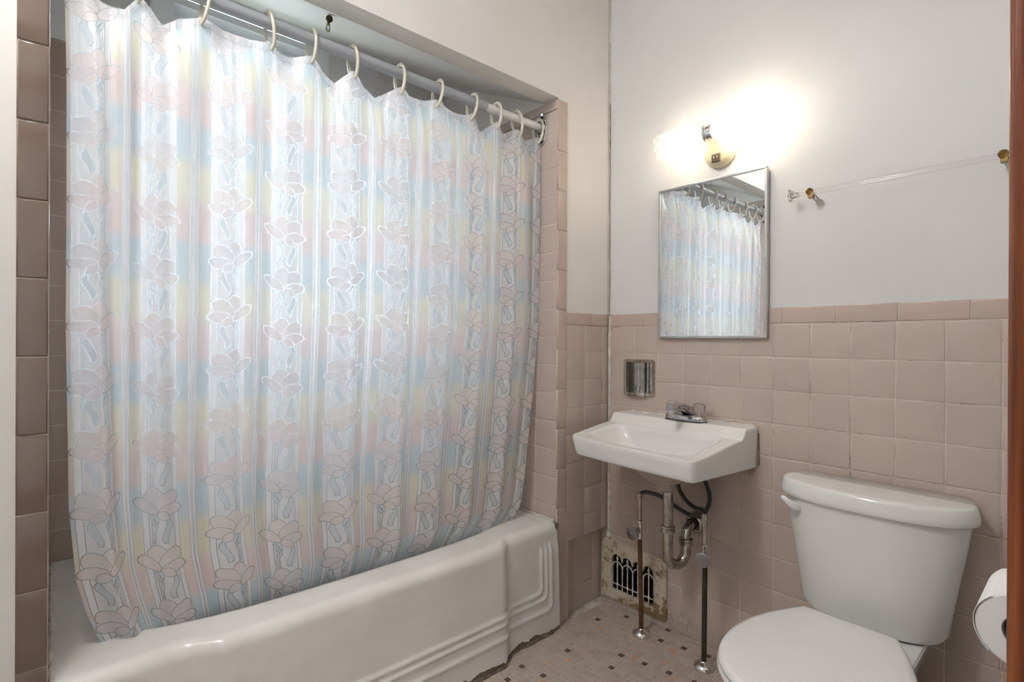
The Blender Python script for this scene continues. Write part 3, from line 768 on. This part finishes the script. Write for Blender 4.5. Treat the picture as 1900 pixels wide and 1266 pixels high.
# ------------------------------------------------------------------ vanity light
LY, LZ = -0.080, 1.817
vl = thing('vanity_light', 'lit wall lamp with diamond-patterned glass shades above the mirror', 'wall lamp', (0.494, 0, 1.72))
CREAMB = simple('cream enamelled canopy', (0.80, 0.70, 0.48), 0.3, var=0.04)
n = 28
def canopy(r, y): return [(0.494+r*math.cos(pi+pi*k/n), y, 1.772+r*math.sin(pi+pi*k/n)) for k in range(n+1)]
top = lambda r, y: canopy(r, y)+[(0.494+r, y, 1.84), (0.494-r, y, 1.84)]
obj('canopy', MB().loft([top(0.058, -0.001), top(0.060, -0.008), top(0.056, -0.014), top(0.050, -0.030), top(0.044, -0.034)]), CREAMB, vl, smooth=True)
ol = obj('outlet', MB().bbox(0.479, 0.509, -0.042, -0.033, 1.725, 1.753, r=0.002), simple('dark brown bakelite', (0.09, 0.062, 0.03), 0.35), vl)
for dx in (-0.006, 0.006): obj('slot', MB().box(0.494+dx-0.0012, 0.494+dx+0.0012, -0.0425, -0.041, 1.738, 1.747), CREAMP, ol)
obj('arm', MB().tube([(0.494, -0.03, 1.80), (0.494, LY, LZ)], 0.012, 14), CHROME, vl, smooth=True)
obj('holder', MB().lathe([(0.02, -0.016), (0.030, -0.016), (0.030, -0.010), (0.024, -0.008), (0.024, 0.008), (0.030, 0.010), (0.030, 0.016), (0.02, 0.016)], (0.494, LY, LZ), (1, 0, 0), 28), CHROME, vl, smooth=True)
for x0, x1 in ((0.297, 0.474), (0.514, 0.695)):
    n = 40; su = []; mb = MB(); pr = []
    def shp(s, t):
        a = 2*pi*s; su.append((s*9, t*9*(x1-x0)/0.289)); return (lerp(x0, x1, t), LY+0.046*math.cos(a), LZ+0.046*math.sin(a))
    mb.grid(shp, n, 14)
    obj('shade', mb, SHADE, vl, smooth=True, uv=su, auto=False)
    s = 1 if x0 > 0.4 else -1
    xc = 0.494+s*0.085
    obj('bulb', MB().lathe([(0.012, -0.045), (0.013, -0.03), (0.024, 0.0), (0.026, 0.015), (0.018, 0.034), (0.004, 0.04)], (xc, LY, LZ), (s, 0, 0), 20), emit('lit bulb', (1.0, 0.88, 0.70, 1), 22 if s > 0 else 6), vl, smooth=True)
    l = bpy.data.lights.new('bulb_light', 'POINT'); l.energy = VANITY_W*(1.05 if s > 0 else 0.78); l.color = (1.0, 0.86, 0.68); l.shadow_soft_size = 0.03
    lo = bpy.data.objects.new('bulb_light', l); COL.objects.link(lo); lo.parent = vl; lo.location = Vector((xc+s*0.046, LY, LZ))-vl.location

# unseen fill lamps added to brighten the room, one inside and one in the hall
def fill_light(name, label, loc, wt, col):
    t = thing(name, label, 'fill lamp', loc)
    obj('base', MB().lathe([(0.12, -0.001), (0.12, -0.02), (0.10, -0.03)], loc, (0, 0, 1), 32), CHROME, t, smooth=True)
    m = emit('opal fill lamp globe', col+(1,), wt*0.55)
    obj('globe', MB().lathe([(0.135, -0.032), (0.14, -0.06), (0.12, -0.10), (0.07, -0.125), (0.0, -0.13)], loc, (0, 0, 1), 32), m, t, smooth=True)
fill_light('fill_light', 'unseen round opal fill lamp added under the room ceiling', (0.50, -1.98, CEIL), FILL_W, (0.975, 0.985, 1.0))
fill_light('hall_fill_light', 'unseen round opal fill lamp added in the hall outside', (2.0, -1.75, 2.5), HALL_FILL_W, (1.0, 0.97, 0.94))

# ------------------------------------------------------------------ towel bar
tb = thing('towel_bar', 'clear glass towel bar with brass clips on the white wall', 'towel bar', (1.0, 0, 1.53))
TY, TZ = -0.045, 1.553
obj('rod', MB().tube([(0.752, TY, TZ), (1.31, TY, TZ)], 0.0075, 16), RODGLASS, tb, smooth=True)
OLDB = simple('tarnished brass disc', (0.24, 0.145, 0.045), 0.35, 0.9, var=0.3, scale=80)
for x in (0.800, 1.228):
    br = obj('bracket', MB().lathe([(0.011, 0.0), (0.010, 0.006), (0.0065, 0.014), (0.0065, 0.040), (0.008, 0.044), (0.004, 0.048)], (x+0.012, -0.0012, TZ-0.026), (-0.22, -0.85, 0.45), 14, cap0=False), GLASS, tb, smooth=True)
    obj('clip', MB().box(x-0.005, x+0.008, TY-0.011, TY+0.010, TZ-0.017, TZ-0.007), OLDB, br)
    obj('rosette', MB().lathe([(0.0085, 0), (0.0105, 0.001), (0.0105, 0.0032), (0.008, 0.0042), (0.007, 0.0036), (0.001, 0.0042)], (x, TY-0.010, TZ+0.001), (0.35, -0.93, -0.15), 24), OLDB, br, smooth=True)
def petal_cap(x):
    mb = MB()
    for k in range(6):
        a = 2*pi*k/6
        mb.lathe([(0.001, 0), (0.0055, 0.004), (0.006, 0.010), (0.002, 0.015)], (x-0.006, TY+0.006*math.cos(a), TZ+0.006*math.sin(a)), (0.25*(-1), math.cos(a), math.sin(a)), 8)
    mb.lathe([(0.006, 0), (0.008, 0.006), (0.007, 0.02), (0.004, 0.024)], (x+0.014, TY, TZ), (-1, 0, 0), 12)
    obj('end_cap', mb, GLASS, tb, smooth=True)
petal_cap(0.752)

# ------------------------------------------------------------------ recessed soap and brush holder
a, b, c, d = NICHE
sn = thing('soap_holder', 'recessed chrome soap and toothbrush holder set in the tiles', 'soap holder', ((a+b)/2, 0, c-0.01))
def rrect(x0, x1, z0, z1, r, y, n=6):
    P = []
    for cx, cz_, a0 in ((x1-r, z1-r, 0), (x0+r, z1-r, pi/2), (x0+r, z0+r, pi), (x1-r, z0+r, 1.5*pi)):
        for k in range(n+1): t = a0+pi/2*k/n; P.append((cx+r*math.cos(t), y, cz_+r*math.sin(t)))
    return P
e = 0.009
mb = MB(); mb.loft([rrect(a-e, b+e, c-e, d+e, 0.012, -0.0005), rrect(a-e+.002, b+e-.002, c-e+.002, d+e-.002, 0.011, -0.005), rrect(a+0.004, b-0.004, c+0.004, d-0.004, 0.008, -0.003), rrect(a+0.006, b-0.006, c+0.006, d-0.006, 0.008, 0.008)], cap0=False, cap1=False)
obj('frame', mb, DULLCH, sn, smooth=True)
def nb(s, t):
    x = lerp(a+0.005, b-0.005, s); q = abs(2*s-1)
    return (x, 0.008+0.046*(1-q**3.0)-0.018*math.exp(-((s-0.60)/0.10)**2), lerp(c+0.005, d-0.005, t))
mb = MB(); mb.grid(nb, 40, 2)
n2 = len(mb.v)
obj('back', mb, simple('tarnished chrome lining', (0.42, 0.42, 0.40), 0.15, 1, var=0.3, scale=25), sn, smooth=True)
obj('lining_floor', MB().box(a+0.004, b-0.004, 0.006, 0.06, c+0.0005, c+0.005), DULLCH, sn)
obj('lining_top', MB().box(a+0.004, b-0.004, 0.006, 0.06, d-0.005, d-0.0005), DULLCH, sn)
obj('tray', MB().bbox(a+0.020, b-0.028, -0.020, 0.02, c-0.011, c+0.006, r=0.004), DULLCH, sn, smooth=True)
obj('post', MB().tube([(a+0.052, 0.012, c+0.004), (a+0.052, 0.012, c+0.026)], 0.0022, 8), CHROME, sn, smooth=True)
mb = MB(); mb.box(a, b, 0.0605, 0.064, c, d)
obj('back_plate', mb, DARK, sn)

# ------------------------------------------------------------------ floor register
vt = thing('wall_register', 'chipped cream cast-iron air register with gothic arches, low in the corner', 'air vent', (0.135, 0, 0.022))
def curve_mesh(name, splines, depth, y, mat, parent, bevel=0.0):
    cu = bpy.data.curves.new(name, 'CURVE'); cu.dimensions = '2D'; cu.fill_mode = 'BOTH'; cu.extrude = depth/2; cu.bevel_depth = bevel
    for P in splines:
        s = cu.splines.new('POLY'); s.points.add(len(P)-1); s.use_cyclic_u = True
        for q, p in zip(s.points, P): q.co = (p[0], p[1], 0, 1)
    t = bpy.data.objects.new(name, cu); me = bpy.data.meshes.new_from_object(t); bpy.data.objects.remove(t)
    mb = MB(); mb.add([(v.co.x, y-depth/2-v.co.z, v.co.y) for v in me.vertices], [tuple(p.vertices) for p in me.polygons]); bpy.data.meshes.remove(me)
    return obj(name, mb, mat, parent)
VX0, VX1, VZ0, VZ1 = -0.020, 0.288, 0.022, 0.258
outer = [(p[0], p[2]) for p in rrect(VX0, VX1, VZ0, VZ1, 0.010, 0)]
dx0, dx1, dz0 = DUCT[0]+0.002, DUCT[1]-0.002, DUCT[2]+0.001
lob = (dx1-dx0)/4; zs_ = 0.184
inner = [(dx0, dz0), (dx1, dz0), (dx1, zs_)]
for k in range(3, -1, -1):
    cx = dx0+lob*(k+0.5)
    for i in range(0, 13):
        t = pi*i/12; inner.append((cx+lob*0.5*math.cos(t)*0.98, zs_+0.027*math.sin(t)**0.8 if math.sin(t) > 1e-6 else zs_))
curve_mesh('frame', [outer, inner], 0.010, -0.001, CHIP, vt, bevel=0.0015)
CREAMI = simple('greyish cream iron', (0.60, 0.55, 0.47), 0.5, var=0.2, scale=50)
yb = -0.006
for k in range(4):
    cx = dx0+lob*(k+0.5)
    bar = obj('spear_bar', MB().tube([(cx, yb, dz0-0.002), (cx, yb, 0.190)], 0.0027, 8), CREAMI, vt, smooth=True)
    obj('finial', MB().lathe([(0.0015, -0.010), (0.0055, 0.0), (0.0015, 0.012), (0.0003, 0.016)], (cx, yb, 0.192), (0, 0, 1), 8), CREAMI, bar, smooth=True)
    obj('collar', MB().lathe([(0.002, -0.004), (0.0045, 0), (0.002, 0.004)], (cx, yb, 0.166), (0, 0, 1), 8), CREAMI, bar, smooth=True)
    obj('arch', MB().tube([(cx+lob*0.5*math.cos(pi*i/14), yb, 0.150+0.028*math.sin(pi*i/14)) for i in range(15)], 0.0028, 8), CREAMI, vt, smooth=True)
    obj('rosette', MB().lathe([(0.001, -0.004), (0.007, 0), (0.001, 0.004)], (cx, yb, 0.085), (0, -1, 0), 8), CREAMI, vt, smooth=True)
for k in range(5):
    cx = dx0+lob*k
    obj('mullion', MB().tube([(cx, yb, dz0-0.002), (cx, yb, 0.152)], 0.0028, 8), CREAMI, vt, smooth=True)
obj('cross_bar', MB().tube([(dx0, yb, 0.085), (dx1, yb, 0.085)], 0.0022, 8), CREAMI, vt, smooth=True)
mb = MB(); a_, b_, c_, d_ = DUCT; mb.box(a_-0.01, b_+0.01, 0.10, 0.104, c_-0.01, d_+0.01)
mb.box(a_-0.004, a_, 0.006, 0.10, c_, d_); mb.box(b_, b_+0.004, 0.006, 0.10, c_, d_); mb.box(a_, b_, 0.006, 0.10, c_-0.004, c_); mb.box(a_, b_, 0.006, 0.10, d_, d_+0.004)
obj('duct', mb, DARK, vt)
# ------------------------------------------------------------------ washbasin
sk = thing('washbasin', 'white wall-hung washbasin with raised back ledge', 'washbasin', (0.36, -0.001, 0.575))
BL, BR, FR, FL = Vector((0.088, -0.0015)), Vector((0.630, -0.0015)), Vector((0.622, -0.418)), Vector((0.114, -0.366))
def round_poly(P, radii, n=8):
    out = []
    m = len(P)
    for i in range(m):
        p0, p1, p2 = P[i-1], P[i], P[(i+1) % m]; r = radii[i]
        d0 = (p0-p1).normalized(); d2 = (p2-p1).normalized()
        A = p1+d0*r; B = p1+d2*r
        for k in range(n+1):
            t = k/n; out.append((1-t)**2*A+2*(1-t)*t*p1+t*t*B)
    return out
def resample(P, n):
    L = [0]
    for i in range(len(P)): L.append(L[-1]+(P[(i+1) % len(P)]-P[i]).length)
    out = []; k = 0
    for i in range(n):
        s = L[-1]*i/n
        while L[k+1] < s: k += 1
        t = (s-L[k])/max(1e-9, L[k+1]-L[k]); out.append(P[k].lerp(P[(k+1) % len(P)], t))
    return out
fm = (FR+FL)/2+Vector((0.002, -0.012))
outl = round_poly([BL, FL, fm, FR, BR], [0.012, 0.03, 0.16, 0.022, 0.008], 10)
outl = resample(outl, 220)
cB = Vector((0.362, -0.232))
def cast(P, c, th):
    d = Vector((math.cos(th), math.sin(th))); best = None
    for i in range(len(P)):
        a_, b_ = P[i]-c, P[(i+1) % len(P)]-c
        den = d.x*(b_.y-a_.y)-d.y*(b_.x-a_.x)
        if abs(den) < 1e-12: continue
        t = (a_.x*(b_.y-a_.y)-a_.y*(b_.x-a_.x))/den; s = (a_.x*d.y-a_.y*d.x)/den
        if t > 0 and -1e-6 <= s <= 1+1e-6 and (best is None or t < best): best = t
    return c+d*best if best else c
inn = round_poly([Vector((0.150, -0.128)), Vector((0.160, -0.338)), Vector((0.362, -0.374)), Vector((0.575, -0.372)), Vector((0.575, -0.128))], [0.05, 0.06, 0.1, 0.06, 0.05], 8)
angs = [math.atan2((p-cB).y, (p-cB).x) for p in outl]
inpt = [cast(inn, cB, th) for th in angs]
ztop = lambda y: 0.757+0.024*sstep(-0.40, -0.10, y)+0.033*sstep(-0.118, -0.082, y)
zbot = lambda y: 0.692-0.014*(1+y/0.42)
rings = []
cen = Vector((0.362, -0.20))
def inset(p, k):
    q = p+(cen-p)*k
    return Vector((p.x+(q.x-p.x)*(0.25 if p.x > cen.x else 1.0), q.y if p.y < -0.01 else p.y))
R_ = lambda f, k: [(inset(p, k).x, min(inset(p, k).y, -0.0015), f(p.y)) for p in outl]
rings.append([((p+(cen-p)*0.22).x, (p+(cen-p)*0.22).y, zbot(p.y)) for p in outl])
rings.append(R_(lambda y: zbot(y)+0.0, 0.075)); rings.append(R_(lambda y: zbot(y)+0.001, 0.06)); rings.append(R_(lambda y: zbot(y)+0.006, 0.045))
for k in range(1, 6): rings.append(R_(lambda y, k=k: lerp(zbot(y)+0.006, ztop(y)-0.010, k/5), 0.045*(1-k/5)))
rings.append(R_(lambda y: ztop(y)-0.004, 0.004)); 
for k in range(0, 15):
    t = 0.02+0.98*k/14
    rr_ = []
    for p, q in zip(outl, inpt):
        v = p.lerp(q, t); rr_.append((v.x, min(v.y, -0.0015), ztop(v.y)-0.004*sstep(0.85, 1.0, t)))
    rings.append(rr_)
dr = Vector((0.385, -0.190))
for k in range(1, 15):
    t = k/14; rr_ = []
    for q in inpt:
        v = q.lerp(dr, (t**1.5)*0.94); zt = ztop(q.y)-0.004
        rr_.append((v.x, v.y, lerp(zt, 0.624, t**0.9)))
    rings.append(rr_)
mb = MB().loft(rings, True, False, True)
obj('bowl', mb, SINKM, sk, smooth=True, auto=False)
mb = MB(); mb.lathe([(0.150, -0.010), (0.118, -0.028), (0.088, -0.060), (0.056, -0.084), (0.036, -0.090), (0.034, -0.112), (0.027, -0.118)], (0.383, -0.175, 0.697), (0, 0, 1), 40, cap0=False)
obj('underside', mb, simple('stained and shade-darkened underside enamel', (0.46, 0.39, 0.34), 0.35, var=0.15, scale=12), sk, smooth=True)  # stain colour deepened to carry the shade under the basin
obj('drain', MB().lathe([(0.025, 0), (0.022, 0.002), (0.012, 0.0005), (0.001, 0.0)], (dr.x, dr.y, 0.6245)), DULLCH, sk, smooth=True)
obj('wall_bracket', MB().bbox(0.52, 0.615, -0.05, -0.001, 0.655, 0.677, r=0.004), simple('stained bracket paint', (0.45, 0.36, 0.26), 0.6, var=0.3, scale=40), sk)
bead('caulk', [(0.10+0.012*k, -0.003, 0.8135) for k in range(44)], 0.0045, CAULK, sk, 0.001)
bead('dark_gap', [(0.6305, -0.001, 0.685+0.012*k) for k in range(10)], 0.0016, GRIME_GAP, sk, 0.001)  # dark bead drawn where the gap beside the basin lies in shade

# faucet
fz = 0.8145
FX, FY = 0.398, -0.062
FCH = simple('darker chrome', (0.50, 0.50, 0.51), 0.10, 1, var=0.05)
fc = thing('faucet', 'chrome centre-set faucet with clear acrylic knobs on the basin ledge', 'faucet', (FX, FY, fz))
def stadium(hx_, r, y, z, n=10):
    P = []
    for k in range(n+1): t = -pi/2+pi*k/n; P.append((FX+hx_+r*math.cos(t), FY+r*math.sin(t), z))
    for k in range(n+1): t = pi/2+pi*k/n; P.append((FX-hx_+r*math.cos(t), FY+r*math.sin(t), z))
    return P
obj('base', MB().loft([stadium(0.052, 0.026, 0, fz), stadium(0.052, 0.026, 0, fz+0.014), stadium(0.051, 0.023, 0, fz+0.019), stadium(0.049, 0.019, 0, fz+0.021)]), FCH, fc, smooth=True)
obj('gasket', MB().loft([stadium(0.053, 0.027, 0, fz-0.001), stadium(0.053, 0.027, 0, fz+0.002)]), BLACK, fc)
rg = []
for k in range(13):
    t = k/12; y = FY+0.02-0.130*t; zc_ = fz+0.030+0.030*math.sin(min(1, t*1.25)*pi/2)-0.006*t; hw = lerp(0.022, 0.014, t); hh = lerp(0.020, 0.011, t)
    rg.append([(FX+hw*math.copysign(abs(math.cos(2*pi*i/20))**0.7, math.cos(2*pi*i/20)), y, zc_+hh*math.copysign(abs(math.sin(2*pi*i/20))**0.7, math.sin(2*pi*i/20))) for i in range(20)])
sp_ = obj('spout', MB().loft(rg), FCH, fc, smooth=True)
obj('aerator', MB().lathe([(0.011, 0), (0.012, -0.012), (0.011, -0.024), (0.008, -0.025)], (FX, FY-0.096, fz+0.046), (0, 0, 1), 20), CHROME, sp_, smooth=True)
for s in (-1, 1):
    k_ = obj('knob', MB().lathe([(0.012, 0), (0.014, 0.006), (0.0195, 0.012), (0.022, 0.030), (0.021, 0.040), (0.015, 0.044)], (FX+s*0.052, FY, fz+0.020), (0, 0, 1), 10), GLASS, fc)
    obj('stem', MB().tube([(FX+s*0.052, FY, fz+0.018), (FX+s*0.052, FY, fz+0.052)], 0.004, 8), CHROME, k_, smooth=True)

# ------------------------------------------------------------------ drain trap
tx, ty = 0.385, -0.155
pt = thing('drain_trap', 'pitted chrome drain trap hanging under the washbasin', 'drain pipe', (tx, ty, 0.30))
obj('tailpiece', MB().tube([(tx, ty, 0.585), (tx, ty, 0.44)], 0.0175, 20), DULLCH, pt, smooth=True)
obj('slip_nut', MB().lathe([(0.0175, -0.012), (0.024, -0.012), (0.024, -0.003), (0.0215, 0.0), (0.0245, 0.004), (0.0245, 0.010), (0.018, 0.012)], (tx, ty, 0.443), (0, 0, 1), 10), DULLCH, pt)
ax, ay = 0.412, -0.082           # top of the rising leg
dirv = Vector((ax-tx, ay-ty, 0)); ll = dirv.length; dirv.normalize()
path = [(tx, ty, 0.445), (tx, ty, 0.36)]
for k in range(1, 13):
    t = pi*k/12; q = ll/2*(1-math.cos(t)); path.append((tx+dirv.x*q, ty+dirv.y*q, 0.352-ll/2*1.05*math.sin(t)))
path += [(ax, ay, 0.375), (ax, ay, 0.388)]
obj('u_bend', MB().tube(path, 0.0180, 20), DULLCH, pt, smooth=True)
obj('slip_nut', MB().lathe([(0.0175, -0.012), (0.024, -0.012), (0.024, -0.003), (0.0215, 0.0), (0.0245, 0.004), (0.0245, 0.010), (0.018, 0.012)], (ax, ay, 0.388), (0, 0, 1), 10), DULLCH, pt)
path = [(ax, ay, 0.385), (ax, ay, 0.40)]
for k in range(1, 9):
    t = pi/2*k/8; path.append((ax, ay+0.034*(1-math.cos(t)), 0.404+0.034*math.sin(t)))
path += [(ax, -0.02, 0.438), (ax, -0.002, 0.438)]
obj('trap_arm', MB().tube(path, 0.0165, 20), DULLCH, pt, smooth=True)
obj('rubber_sleeve', MB().tube([(ax, -0.044, 0.438), (ax, -0.026, 0.438)], 0.021, 20), BLACK, pt, smooth=True)
obj('wall_flange', MB().lathe([(0.040, 0.001), (0.040, 0.006), (0.034, 0.020), (0.024, 0.026)], (ax, 0, 0.438), (0, -1, 0), 32), DULLCH, pt, smooth=True)

# ------------------------------------------------------------------ water supplies
def supply(name, label, x, y, pm, zv, ztp, hose, hand):
    t = thing(name, label, 'water pipe', (x, y, 0.0), 'water supplies under the basin')
    xt, yt = x-0.009 if x < 0.4 else x+0.002, y
    obj('escutcheon', MB().lathe([(0.035, 0.0), (0.035, 0.005), (0.031, 0.013), (0.020, 0.020), (0.011, 0.024), (0.010, 0.026)], (x, y, 0.0), (0, 0, 1), 28), CHROME, t, smooth=True)
    obj('riser', MB().tube([(x, y, 0.002), (xt, yt, zv-0.02)], 0.0085, 14), pm, t, smooth=True)
    obj('valve', MB().lathe([(0.0105, -0.032), (0.0125, -0.030), (0.0125, -0.016), (0.010, -0.012), (0.013, 0.0), (0.010, 0.016), (0.009, 0.022), (0.0125, 0.026), (0.0125, 0.038), (0.008, 0.042)], (xt, yt, zv), (0, 0, 1), 14), CHROME, t, smooth=True)
    hd = Vector(hand).normalized(); P0 = Vector((xt, yt, zv))
    sm = obj('valve_stem', MB().tube([P0, P0+hd*0.038], [0.010, 0.008], 12), CHROME, t, smooth=True)
    obj('handle', MB().lathe([(0.006, 0.036), (0.020, 0.038), (0.0245, 0.040), (0.0245, 0.045), (0.021, 0.047), (0.004, 0.046), (0.004, 0.049), (0.001, 0.050)], P0, hd, 30), simple('dull aluminium', (0.36, 0.36, 0.37), 0.3, 0.9, var=0.12, scale=40), t, smooth=True)
    obj('tube', MB().tube([(xt, yt, zv+0.035), (xt-0.001, yt, ztp)], 0.0080, 12), DULLCH, t, smooth=True)
    obj('elbow', MB().lathe([(0.009, -0.012), (0.011, -0.010), (0.011, 0.006), (0.007, 0.010)], (xt-0.001, yt, ztp), (0, 0, 1), 12), DULLCH, t, smooth=True)
    obj('hose', MB().tube(hose(xt, yt, ztp), 0.0075, 12), HOSE, t, smooth=True)
def spl(pts, n=8):
    P = [Vector(p) for p in pts]; out = []
    for i in range(len(P)-1):
        p0, p1, p2, p3 = P[max(0, i-1)], P[i], P[i+1], P[min(len(P)-1, i+2)]
        for k in range(n):
            t = k/n; out.append(0.5*((2*p1)+(p2-p0)*t+(2*p0-5*p1+4*p2-p3)*t*t+(3*p1-p0-3*p2+p3)*t**3))
    out.append(P[-1]); return out
hL = lambda x, y, z: spl([(x, y, z), (x+0.006, y+0.004, z+0.010), (x+0.03, y+0.012, z+0.014), (x+0.075, y+0.03, z+0.004), (x+0.125, y+0.06, z-0.032), (x+0.175, y+0.07, z-0.048), (x+0.215, y+0.075, z-0.032), (x+0.235, y+0.078, z+0.02), (x+0.22, y+0.08, z+0.075), (x+0.18, y+0.082, z+0.14), (0.36, -0.05, 0.70)])
hR = lambda x, y, z: spl([(x, y, z), (x-0.006, y+0.004, z+0.008), (x-0.022, y+0.015, z+0.014), (x-0.055, y+0.035, z+0.006), (x-0.10, y+0.055, z+0.016), (x-0.135, y+0.06, z+0.055), (x-0.14, y+0.065, z+0.11), (0.42, -0.05, 0.70)])
supply('supply_pipe', 'rusty brown water supply pipe in front of the air register', 0.2523, -0.118, RUST, 0.388, 0.520, hL, (-0.10, -1.0, -0.05))
supply('supply_pipe', 'dark green water supply pipe between trap and toilet', 0.5068, -0.128, GREENP, 0.378, 0.512, hR, (0.28, -0.95, 0.0))

# ------------------------------------------------------------------ toilet
TC = 0.972
to = thing('toilet', 'white two-piece toilet with closed lid against the back wall', 'toilet', (TC, -0.35, 0))
def d_out(hw, hb, yf, z, yb=-0.022, n=36, dr_=0.0):
    """D-shaped outline: flat back, curved front"""
    P = [(TC-hb, yb, z)]
    ym = -0.095
    for k in range(n+1):
        t = pi+pi*k/n
        cx, sy = math.cos(t), math.sin(t)
        P.append((TC+hw*math.copysign(abs(cx)**0.85, cx), ym+(ym-yf)*-1*abs(sy)**0.80*-1 if False else ym-(ym-yf)*abs(sy)**0.9, z))
    P.append((TC+hb, yb, z))
    return P
def lid_out(s, z, dy=0.0): return d_out(0.2265-s, 0.208-s, -0.222+s+dy, z, -0.014-min(s, 0.004))
rings = []
for z, hw, yf in ((0.345, 0.120, -0.165), (0.346, 0.140, -0.158), (0.352, 0.158, -0.192), (0.368, 0.168, -0.198), (0.46, 0.181, -0.202), (0.56, 0.198, -0.206), (0.662, 0.213, -0.210)):
    rings.append(d_out(hw, hw*0.94, yf, z, -0.018))
obj('tank', MB().loft(rings), PORC, to, smooth=True)
lid = MB().loft([lid_out(0.016, 0.658), lid_out(0.002, 0.6575), lid_out(0.0, 0.660), lid_out(0.0005, 0.672), lid_out(0.005, 0.692), lid_out(0.007, 0.6975), lid_out(0.0105, 0.7005), lid_out(0.017, 0.7018), lid_out(0.03, 0.7025)])
obj('tank_lid', lid, PORC, to, smooth=True, auto=False)
hnd = [(0.814, -0.176, 0.628), (0.812, -0.188, 0.631), (0.806, -0.198, 0.637), (0.798, -0.205, 0.645), (0.790, -0.208, 0.652), (0.783, -0.207, 0.655)]
obj('flush_handle', MB().tube(spl(hnd, 5), [lerp(0.015, 0.0055, (k/25)**0.9) for k in range(26)], 14, flat=1.0), PLASTW, to, smooth=True)
HALF = [(0.103, -0.274), (0.112, -0.292), (0.128, -0.325), (0.150, -0.375), (0.168, -0.43), (0.178, -0.49), (0.178, -0.55), (0.166, -0.61), (0.138, -0.665), (0.095, -0.705), (0.048, -0.722), (0.0, -0.727)]
HS = [(p.x, p.y) for p in spl([(x, y, 0) for x, y in HALF], 4)]
def seat_out(k, z, bk=-0.274):
    """seat outline grown outward by k metres"""
    P = [(TC-0.003+x, y) for x, y in HS]+[(TC-0.003-x, y) for x, y in reversed(HS[:-1])]
    c_ = (TC-0.003, -0.50); out_ = []
    for x, y in P:
        L_ = math.hypot(x-c_[0], y-c_[1]); f = 1+k/L_
        out_.append((c_[0]+(x-c_[0])*f, min(c_[1]+(y-c_[1])*f, -0.274+max(0, k)*0.3 if bk < -0.27 else bk), z))
    return out_
rings = []
for z, k in ((0.0, -0.10), (0.01, -0.095), (0.10, -0.11), (0.20, -0.095), (0.29, -0.045), (0.33, -0.015), (0.352, -0.006), (0.362, -0.004), (0.368, -0.008)):
    rings.append([(x, y+0.06*max(0, (0.3-z)), zz) for x, y, zz in seat_out(k, z, -0.26)])
obj('bowl', MB().loft(rings), PORC, to, smooth=True, auto=False)
rings = []
for z, hw in ((0.0, 0.095), (0.12, 0.09), (0.24, 0.10), (0.30, 0.122), (0.338, 0.130), (0.3445, 0.126)):
    rings.append([(TC-hw, -0.03, z), (TC-hw, -0.33, z), (TC+hw, -0.33, z), (TC+hw, -0.03, z)])
mb = MB(); bm = bmesh.new()
obj('base', MB().loft([resampled for resampled in [[(p.x, p.y, r_[0][2]) for p in round_poly([Vector(q[:2]) for q in r_], [0.03]*4, 6)] for r_ in rings]]), PORC, to, smooth=True)
bm.free()
obj('seat', MB().loft([seat_out(-0.002, 0.370), seat_out(0.003, 0.373), seat_out(0.004, 0.379), seat_out(0.001, 0.384)]), PLASTW, to, smooth=True)
obj('seat_lid', MB().loft([seat_out(-0.002, 0.385), seat_out(0.001, 0.387), seat_out(0.001, 0.393), seat_out(-0.003, 0.399), seat_out(-0.014, 0.4015), seat_out(-0.06, 0.403)]), PLASTW, to, smooth=True, auto=False)
for s in (-1, 1):
    obj('hinge', MB().bbox(TC+s*0.075-0.02, TC+s*0.075+0.02, -0.272, -0.246, 0.345, 0.378, r=0.005), PLASTW, to, smooth=True)

# ------------------------------------------------------------------ toilet paper
RX, RZ, RY0, RY1 = 1.3320, 0.778, -0.970, -0.862
th = thing('paper_holder', 'chrome toilet paper holder on the right wall by the door frame', 'paper holder', (W, -0.916, RZ))
obj('roller', MB().tube([(RX, RY0-0.022, RZ+0.004), (RX, RY1+0.022, RZ+0.004)], 0.0085, 16), simple('light grey plastic', (0.62, 0.62, 0.62), 0.3), th, smooth=True)
for y in (RY0-0.022, RY1+0.022):
    obj('arm', MB().bbox(RX-0.008, W-0.0005, y-0.004, y+0.004, RZ-0.012, RZ+0.018, r=0.003), CHROME, th, smooth=True)
obj('wall_plate', MB().bbox(W-0.005, W-0.0002, RY0-0.035, RY1+0.035, RZ-0.025, RZ+0.03, r=0.002), CHROME, th)
rl = thing('toilet_roll', 'white toilet paper roll partly hidden by the wooden door frame', 'toilet paper', (RX, -0.916, RZ-0.045))
n = 48; R1 = 0.0425; R0 = 0.0195
ring = lambda r, y, sp=0: [(RX+(r+sp*k/n)*math.cos(2*pi*k/n+2.6), y, RZ+(r+sp*k/n)*math.sin(2*pi*k/n+2.6)) for k in range(n)]
obj('paper', MB().loft([ring(R0, RY0), ring(R1-0.002, RY0), ring(R1, RY0+0.002), ring(R1, RY1-0.002), ring(R1-0.002, RY1), ring(R0, RY1), ring(R0, RY0)], True, False, False), PAPER, rl, smooth=True)
obj('core', MB().loft([ring(R0, RY0+0.001), ring(R0, RY1-0.001), ring(R0-0.0012, RY1-0.001), ring(R0-0.0012, RY0+0.001), ring(R0, RY0+0.001)], True, False, False), CARD, rl, smooth=True)
arc = []
for k in range(17):
    t = math.radians(130+95*k/16); r = R1+0.0004+0.0009*math.sin(pi*min(1, k/12))
    arc.append((RX+r*math.cos(t), RZ+r*math.sin(t)))
mb = MB(); mb.loft([[(x, y, z) for x, z in arc]+[(x+0.0006, y, z) for x, z in reversed(arc)] for y in (RY0-0.001, RY1+0.001)])
obj('loose_sheet', mb, PAPER, rl, smooth=True)
